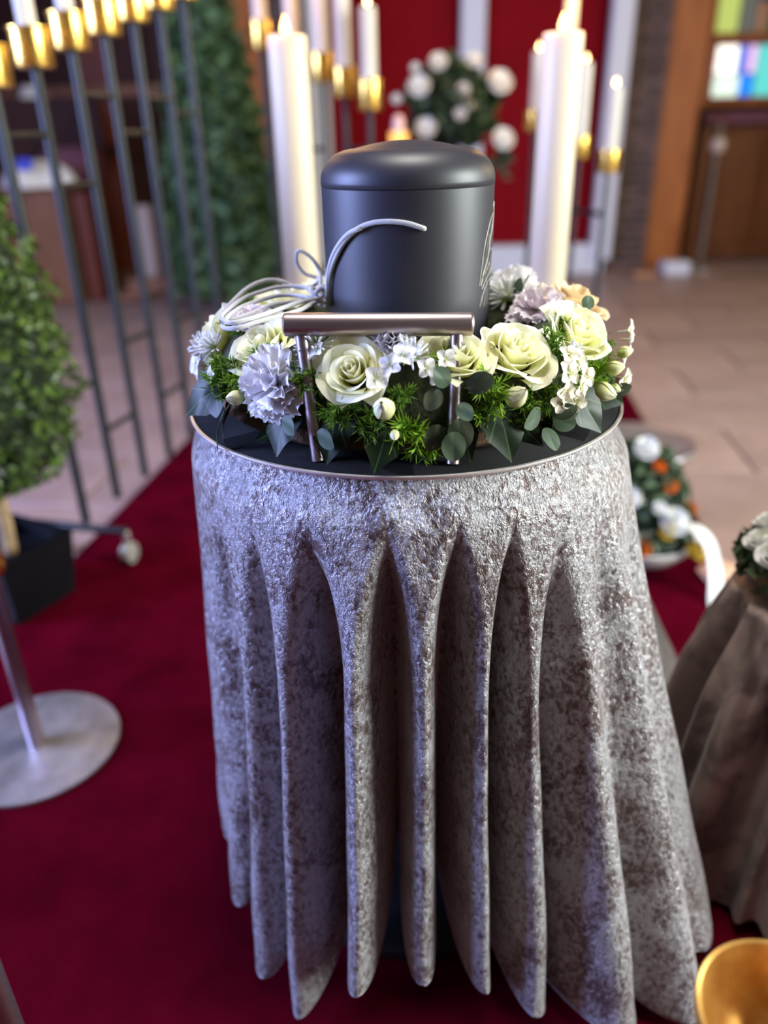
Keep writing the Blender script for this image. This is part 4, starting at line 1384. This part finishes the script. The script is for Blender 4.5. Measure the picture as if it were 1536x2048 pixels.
part(CARN[0], -37, 18, .042, (-.25, -.35, -.05), .3, -0.010, label='large white frilled carnation', scale3=(1, 1, .8))
part(CARN[1], 80, 108, .036, (0, -.4, .3), 1.1, -0.006, 'lisianthus', 'lilac white frilled bloom', (1, 1, .75))
part(CARN[2], 122, 92, .034, (-.1, -.2, .2), 2.1, -0.006, label='white frilled carnation behind the urn')
part(CARN[2], -5, 74, .024, (0, -.2, .2), .6, -0.002, label='small white carnation behind the handle')
part(CARN[1], -66, 78, .026, (0, -.2, .2), 2.6, -0.004, 'lisianthus', 'white frilled bloom under the cord', (1, 1, .8))


def mum_mesh(seed, n=44):
    rr = random.Random(seed)
    mb = MB()
    for i in range(n):
        ph = i * 2.39996
        pol = math.radians(rr.uniform(25, 92))
        ax_ = Vector((math.sin(pol) * math.cos(ph), math.sin(pol) * math.sin(ph), math.cos(pol)))
        L = rr.uniform(.8, 1.1)
        up = Vector((0, 0, 1))
        pts = [ax_ * (.12), ax_ * (L * .5) + up * .02, ax_ * (L * .85) + up * rr.uniform(0, .1), ax_ * L + up * rr.uniform(.02, .18)]
        o = len(mb.uv)
        mb.tube(pts, lambda q: .028 + .022 * math.sin(q * 3.0), 5, True, 2)
        for j in range(o, len(mb.uv)):
            mb.uv[j] = (mb.uv[j][0], min(1, mb.uv[j][1]))
    return mb.mesh('chrysanthemum', 'mum', 'full')


MUM = [mum_mesh(1), mum_mesh(2)]
eye = MB().lathe([(.26, .0), (.25, .08), (.16, .17), (0, .2)], (0, 0, 0), 14).mesh('flower_eye', 'mum_core')
for k, (phi, th, r, tl) in enumerate(((-66, 32, .018, (-.2, -.1, .2)), (-26, 60, .022, (.0, -.1, .1)), (0, 50, .018, (0, -.1, .4)), (108, 125, .026, (0, -.3, .2)), (45, 34, .014, (0, -.2, .2)), (-150, 100, .022, (0, 0, .3)), (-78, 22, .018, (-.2, 0, .1)))):
    o = part(MUM[k % 2], phi, th, r, tl, k, 0.004, label='white spidery chrysanthemum')
    e = bpy.data.objects.new('flower_eye', eye)
    COL.objects.link(e)
    e.parent = o


def blossom_mesh(seed, mat, n=4):
    rr = random.Random(seed)
    mb = MB()
    for k in range(n):
        a0 = 2 * math.pi * k / n

        def fn(u, v, a0=a0):
            s = u * 2 - 1
            wd = .62 * math.sin(min(1, v * 1.1 + .12) * math.pi * .62) * (1 - .5 * max(0, v - .7) / .3 * abs(s))
            x = v * (1 - .10 * abs(s)); y = wd * s * .75
            z = .15 * v + .12 * s * s - .18 * max(0, v - .6)
            return (x * math.cos(a0) - y * math.sin(a0), x * math.sin(a0) + y * math.cos(a0), z)
        mb.grid(fn, 6, 5)
    o = len(mb.uv)
    mb.lathe([(.08, -1.0), (.10, -.2), (.14, .03), (0, .05)], (0, 0, 0), 8)
    for j in range(o, len(mb.uv)): mb.uv[j] = (0, 0.15)
    return mb.mesh('small_blossom', mat, 'full')


BLO = [blossom_mesh(1, 'blossom'), blossom_mesh(2, 'blossom_white')]
for k, (phi, th, r, off, m) in enumerate(((-78, 4, .013, .012, 1), (-81, -6, .011, .012, 1), (-2, 46, .013, .016, 1), (-8, 30, .012, .016, 1), (3, 36, .010, .018, 1), (-5, 38, .011, .020, 1), (5, 30, .009, .018, 1),
                                         (38, 20, .013, .018, 0), (42, 27, .012, .018, 0), (41, 8, .013, .020, 0), (36, 8, .012, .020, 0), (44, 14, .012, .018, 0), (39, 0, .011, .022, 0), (40, 32, .011, .018, 0), (35, 2, .012, .018, 0),
                                         (70, -8, .013, .024, 0), (77, 22, .013, .030, 0), (80, 14, .011, .028, 0), (72, 8, .010, .020, 0), (-30, 62, .010, .010, 1), (-24, 50, .009, .012, 1), (-59, 12, .009, .010, 1), (8, 44, .010, .012, 1))):
    part(BLO[m], phi, th, r, (random.uniform(-.4, .4), random.uniform(-.5, 0), random.uniform(-.2, .4)), random.uniform(0, 6), off, label='tiny cream four-petalled blossom' if m == 0 else 'tiny white four-petalled blossom')

bud_m = MB()
for k in range(5):
    def fnb(u, v, k=k):
        s = u * 2 - 1
        a = 2 * math.pi * k / 5 + s * .95 + v * .9
        r = .52 * math.sin(math.pi * min(1, .12 + .85 * v)) ** .8 * (1 + .07 * s)
        return (r * math.cos(a), r * math.sin(a), 1.35 * v + (.06 * math.sin(6 * s) if v > .85 else 0))
    bud_m.grid(fnb, 7, 8)
bud_m = bud_m.mesh('bud', 'bud', 'full')
for phi, th, r, tl, off in ((-6, 4, .0185, (-.1, .1, .75), .004), (23, 6, .0180, (.3, .1, .8), .002), (57, -8, .019, (.5, -.2, -.2), .0), (-4, -6, .008, (0, 0, -.4), .014), (61, 6, .014, (.3, 0, .3), .008), (70, 12, .012, (.4, 0, .2), .014), (-45, 2, .014, (-.4, -.2, .2), .004), (66, -12, .009, (.4, 0, -.4), .012)):
    part(bud_m, phi, th, r, tl, phi, off, label='greenish cream flower bud')


def tuft_mesh(seed, mat, n=260, stems=7):
    rr = random.Random(seed)
    mb = MB()
    for s in range(stems):
        ph = s * 2.4 + rr.uniform(-.3, .3)
        pol = rr.uniform(.1, .95)
        sd = Vector((math.sin(pol) * math.cos(ph), math.sin(pol) * math.sin(ph), math.cos(pol)))
        for k in range(n // stems):
            q = rr.uniform(.12, 1)
            p = sd * q * .75
            d = (sd * .75 + Vector((rr.gauss(0, 1), rr.gauss(0, 1), rr.gauss(0, 1))).normalized() * .75).normalized()
            L = rr.uniform(.28, .45)
            w = d.cross(Vector((rr.gauss(0, 1), rr.gauss(0, 1), rr.gauss(0, 1)))).normalized() * .022
            mid = p + d * L * .55 + Vector((0, 0, .02))
            tip = p + d * L - Vector((0, 0, .03))
            mb.add([p - w * .6, p + w * .6, mid + w, mid - w, tip], [(0, 1, 2, 3), (3, 2, 4)], [(0, .1), (1, .1), (1, .6), (0, .6), (.5, 1)])
    return mb.mesh('green_tuft', mat, False)


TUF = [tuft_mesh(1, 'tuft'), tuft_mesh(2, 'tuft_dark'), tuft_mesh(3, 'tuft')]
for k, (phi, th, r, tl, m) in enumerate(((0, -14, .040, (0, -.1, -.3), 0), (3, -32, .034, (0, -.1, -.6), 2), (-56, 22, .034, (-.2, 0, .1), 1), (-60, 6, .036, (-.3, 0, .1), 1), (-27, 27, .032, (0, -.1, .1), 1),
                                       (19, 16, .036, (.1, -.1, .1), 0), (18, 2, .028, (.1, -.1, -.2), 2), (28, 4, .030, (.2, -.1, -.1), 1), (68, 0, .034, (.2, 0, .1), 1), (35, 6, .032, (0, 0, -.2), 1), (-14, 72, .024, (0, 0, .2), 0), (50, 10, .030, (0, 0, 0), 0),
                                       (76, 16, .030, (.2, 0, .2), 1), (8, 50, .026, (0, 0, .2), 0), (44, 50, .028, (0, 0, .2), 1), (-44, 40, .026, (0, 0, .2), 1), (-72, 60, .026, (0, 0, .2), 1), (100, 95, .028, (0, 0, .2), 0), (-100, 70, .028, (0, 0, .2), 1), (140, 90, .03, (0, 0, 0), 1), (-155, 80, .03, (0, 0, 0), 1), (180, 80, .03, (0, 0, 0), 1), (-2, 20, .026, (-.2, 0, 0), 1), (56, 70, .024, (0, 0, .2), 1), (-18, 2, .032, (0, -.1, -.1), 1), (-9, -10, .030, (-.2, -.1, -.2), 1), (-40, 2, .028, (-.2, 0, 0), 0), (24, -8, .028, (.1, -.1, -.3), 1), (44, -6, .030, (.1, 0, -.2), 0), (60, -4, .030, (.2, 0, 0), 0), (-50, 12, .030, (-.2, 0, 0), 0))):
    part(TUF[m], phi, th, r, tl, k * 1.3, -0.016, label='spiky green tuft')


def leaf_mesh(name, outline, mat, bend, fold, rings=4, sub=5):
    """outline: half contour (x>=0) from the base (0,0) to the tip (0,1)"""
    half = catmull([(x, y, 0) for x, y in outline], sub)
    full = half + [Vector((-p.x, p.y, 0)) for p in reversed(half[1:-1])]
    c = Vector((0, .38, 0))
    mb = MB()
    vs, uv, fs = [], [], []

    def shape(x, y):
        return (x, y, -bend * y * y + fold * abs(x) - 0.10 * x * x + .02 * math.sin(9 * x + 5 * y))
    n = len(full)
    vs.append(shape(c.x, c.y)); uv.append((0.0, c.y))
    for r in range(1, rings + 1):
        k = r / rings
        for p in full:
            x, y = c.x + (p.x - c.x) * k, c.y + (p.y - c.y) * k
            vs.append(shape(x, y)); uv.append((x, y))
    for i in range(n):
        fs.append((0, 1 + i, 1 + (i + 1) % n))
    for r in range(rings - 1):
        for i in range(n):
            j = (i + 1) % n
            a = 1 + r * n
            fs.append((a + i, a + n + i, a + n + j, a + j))
    mb.add(vs, fs, uv)
    return mb.mesh(name, mat, 'full')


IVY = [leaf_mesh('ivy_leaf', [(0, 0), (.20, -.10), (.42, .02), (.47, .18), (.40, .34), (.40, .50), (.24, .70), (.10, .88), (0, 1.0)], 'ivy', .22, .10),
       leaf_mesh('ivy_leaf', [(0, 0), (.18, -.12), (.38, -.06), (.52, .16), (.36, .30), (.34, .42), (.20, .66), (.07, .90), (0, 1.02)], 'ivy', .30, .12)]
EUC = [leaf_mesh('eucalyptus_leaf', [(0, 0), (.20, .06), (.36, .28), (.40, .52), (.30, .80), (.12, .97), (0, 1.0)], 'euca', .12, .10),
       leaf_mesh('eucalyptus_leaf', [(0, 0), (.20, .06), (.36, .28), (.40, .52), (.30, .80), (.12, .97), (0, 1.0)], 'euca_dark', .18, .12)]


def leaf(mesh, phi, th, size, out, down, turn, off=0.0, face=None, name=None):
    """leaf lying on the wreath flank: its tip points along ring-tangent/out/down mix"""
    p, nrm, tan = ring_frame(phi, th, off)
    a = math.radians(phi)
    rad = Vector((math.sin(a), -math.cos(a), 0))
    y = (rad * out + Vector((0, 0, -down)) + tan * turn).normalized()
    for _ in range(30):                       # leaves rest on the tray, never poke through it
        y = (rad * out + Vector((0, 0, -down)) + tan * turn).normalized()
        if p.z + y.z * size * 1.02 - 0.25 * size * max(0.0, nrm.z) > 0.7575:
            break
        down = down * 0.86 - 0.01
        out += 0.03
    z = nrm if face is None else Vector(face)
    z = (z - y * z.dot(y)).normalized()
    x = y.cross(z)
    o = bpy.data.objects.new(mesh.name.split('.')[0], mesh)
    COL.objects.link(o)
    o.parent = wr
    m = Matrix((x, y, z)).transposed()
    o.rotation_mode = 'QUATERNION'
    o.rotation_quaternion = m.to_quaternion()
    o.location = p - wloc(wr)
    o.scale = (size,) * 3
    return o


# ivy along the lower edge: phi, elevation, size, out, down, turn
for k, (phi, th, s, ou, dn, tu, off) in enumerate(((-62, 0, .050, .60, .55, -.35, .0), (-55, -14, .048, .7, .55, .2, .002), (-33, -8, .062, .30, .9, .0, -.002), (-36, -25, .045, .6, .5, -.5, .0), (-19, -8, .062, .25, .9, -.05, -.004),
                                                  (-11, -5, .055, .3, .9, .2, -.004), (-6, -12, .060, .45, .75, -.15, .004), (-2, -30, .05, .4, .7, .2, .0), (21, -2, .070, .35, .85, .05, .002), (28, -20, .050, .6, .6, .4, .0), (47, -6, .062, .45, .75, .25, .004),
                                                  (12, -12, .055, .3, .9, .1, -.004), (63, -16, .05, .8, .4, .3, .004), (78, -14, .055, .8, .5, .2, 0), (-75, -14, .038, .6, .5, -.2, -.004), (-92, -10, .040, .9, .5, 0, 0), (95, -10, .055, .9, .5, 0, 0),
                                                  (120, 0, .05, .9, .3, 0, 0), (150, 0, .05, .9, .3, 0, 0), (180, 0, .05, .9, .3, 0, 0), (-120, 0, .05, .9, .3, 0, 0), (-150, 0, .05, .9, .3, 0, 0), (-26, -30, .045, .4, .8, .3, .0), (38, -30, .045, .5, .7, -.2, .0))):
    leaf(IVY[k % 2], phi, th, s * (.70 if abs(phi) < 40 else .80), ou, dn, tu, off - .006)
for phi, th, sz, ou, dn, tu in ((-60, -4, .052, .55, .42, -.45), (-53, -12, .050, .55, .5, .25)):
    leaf(IVY[1], phi, th, sz, ou, dn, tu, .006)
# eucalyptus sprigs
for k, (phi, th, s, ou, dn, tu, off, m) in enumerate(((7.5, 24, .036, .2, -.5, -.35, .020, 0), (5.5, 22, .034, .5, .6, -.5, .018, 1), (12, 22, .040, .3, -.3, .6, .014, 1), (9.5, 12, .030, .4, .3, .2, .022, 0), (10, 0, .050, .2, .9, .1, .012, 1), (8.5, -8, .046, .15, 1, .05, .018, 0), (6, -5, .042, .2, .9, -.4, .010, 1),
                                                     (31, -4, .036, .3, .35, -.8, .012, 0), (34, -8, .034, .4, -.1, .4, .014, 0), (36, -14, .034, .5, .4, .7, .012, 0), (34, -22, .034, .35, .8, .0, .012, 0), (38, -12, .028, .6, .2, .9, .010, 0),
                                                     (67, -18, .040, .9, .1, .5, .014, 1), (70, -22, .034, .5, .9, .1, .010, 0), (-22, -12, .036, .3, .6, .6, .010, 0), (-31, -4, .034, .3, .6, .5, .010, 0), (98, 120, .034, 0, -1, .2, .006, 0), (104, 112, .034, .2, -1, -.3, .006, 0), (66, 60, .024, .2, -.6, .6, .016, 0), (-58, 52, .024, 0, -.5, .5, .012, 1), (-110, 100, .028, 0, -1, 0, .01, 1))):
    leaf(EUC[m], phi, th, s * (.62 if phi < 30 else .72), ou, dn, tu, off - .003)
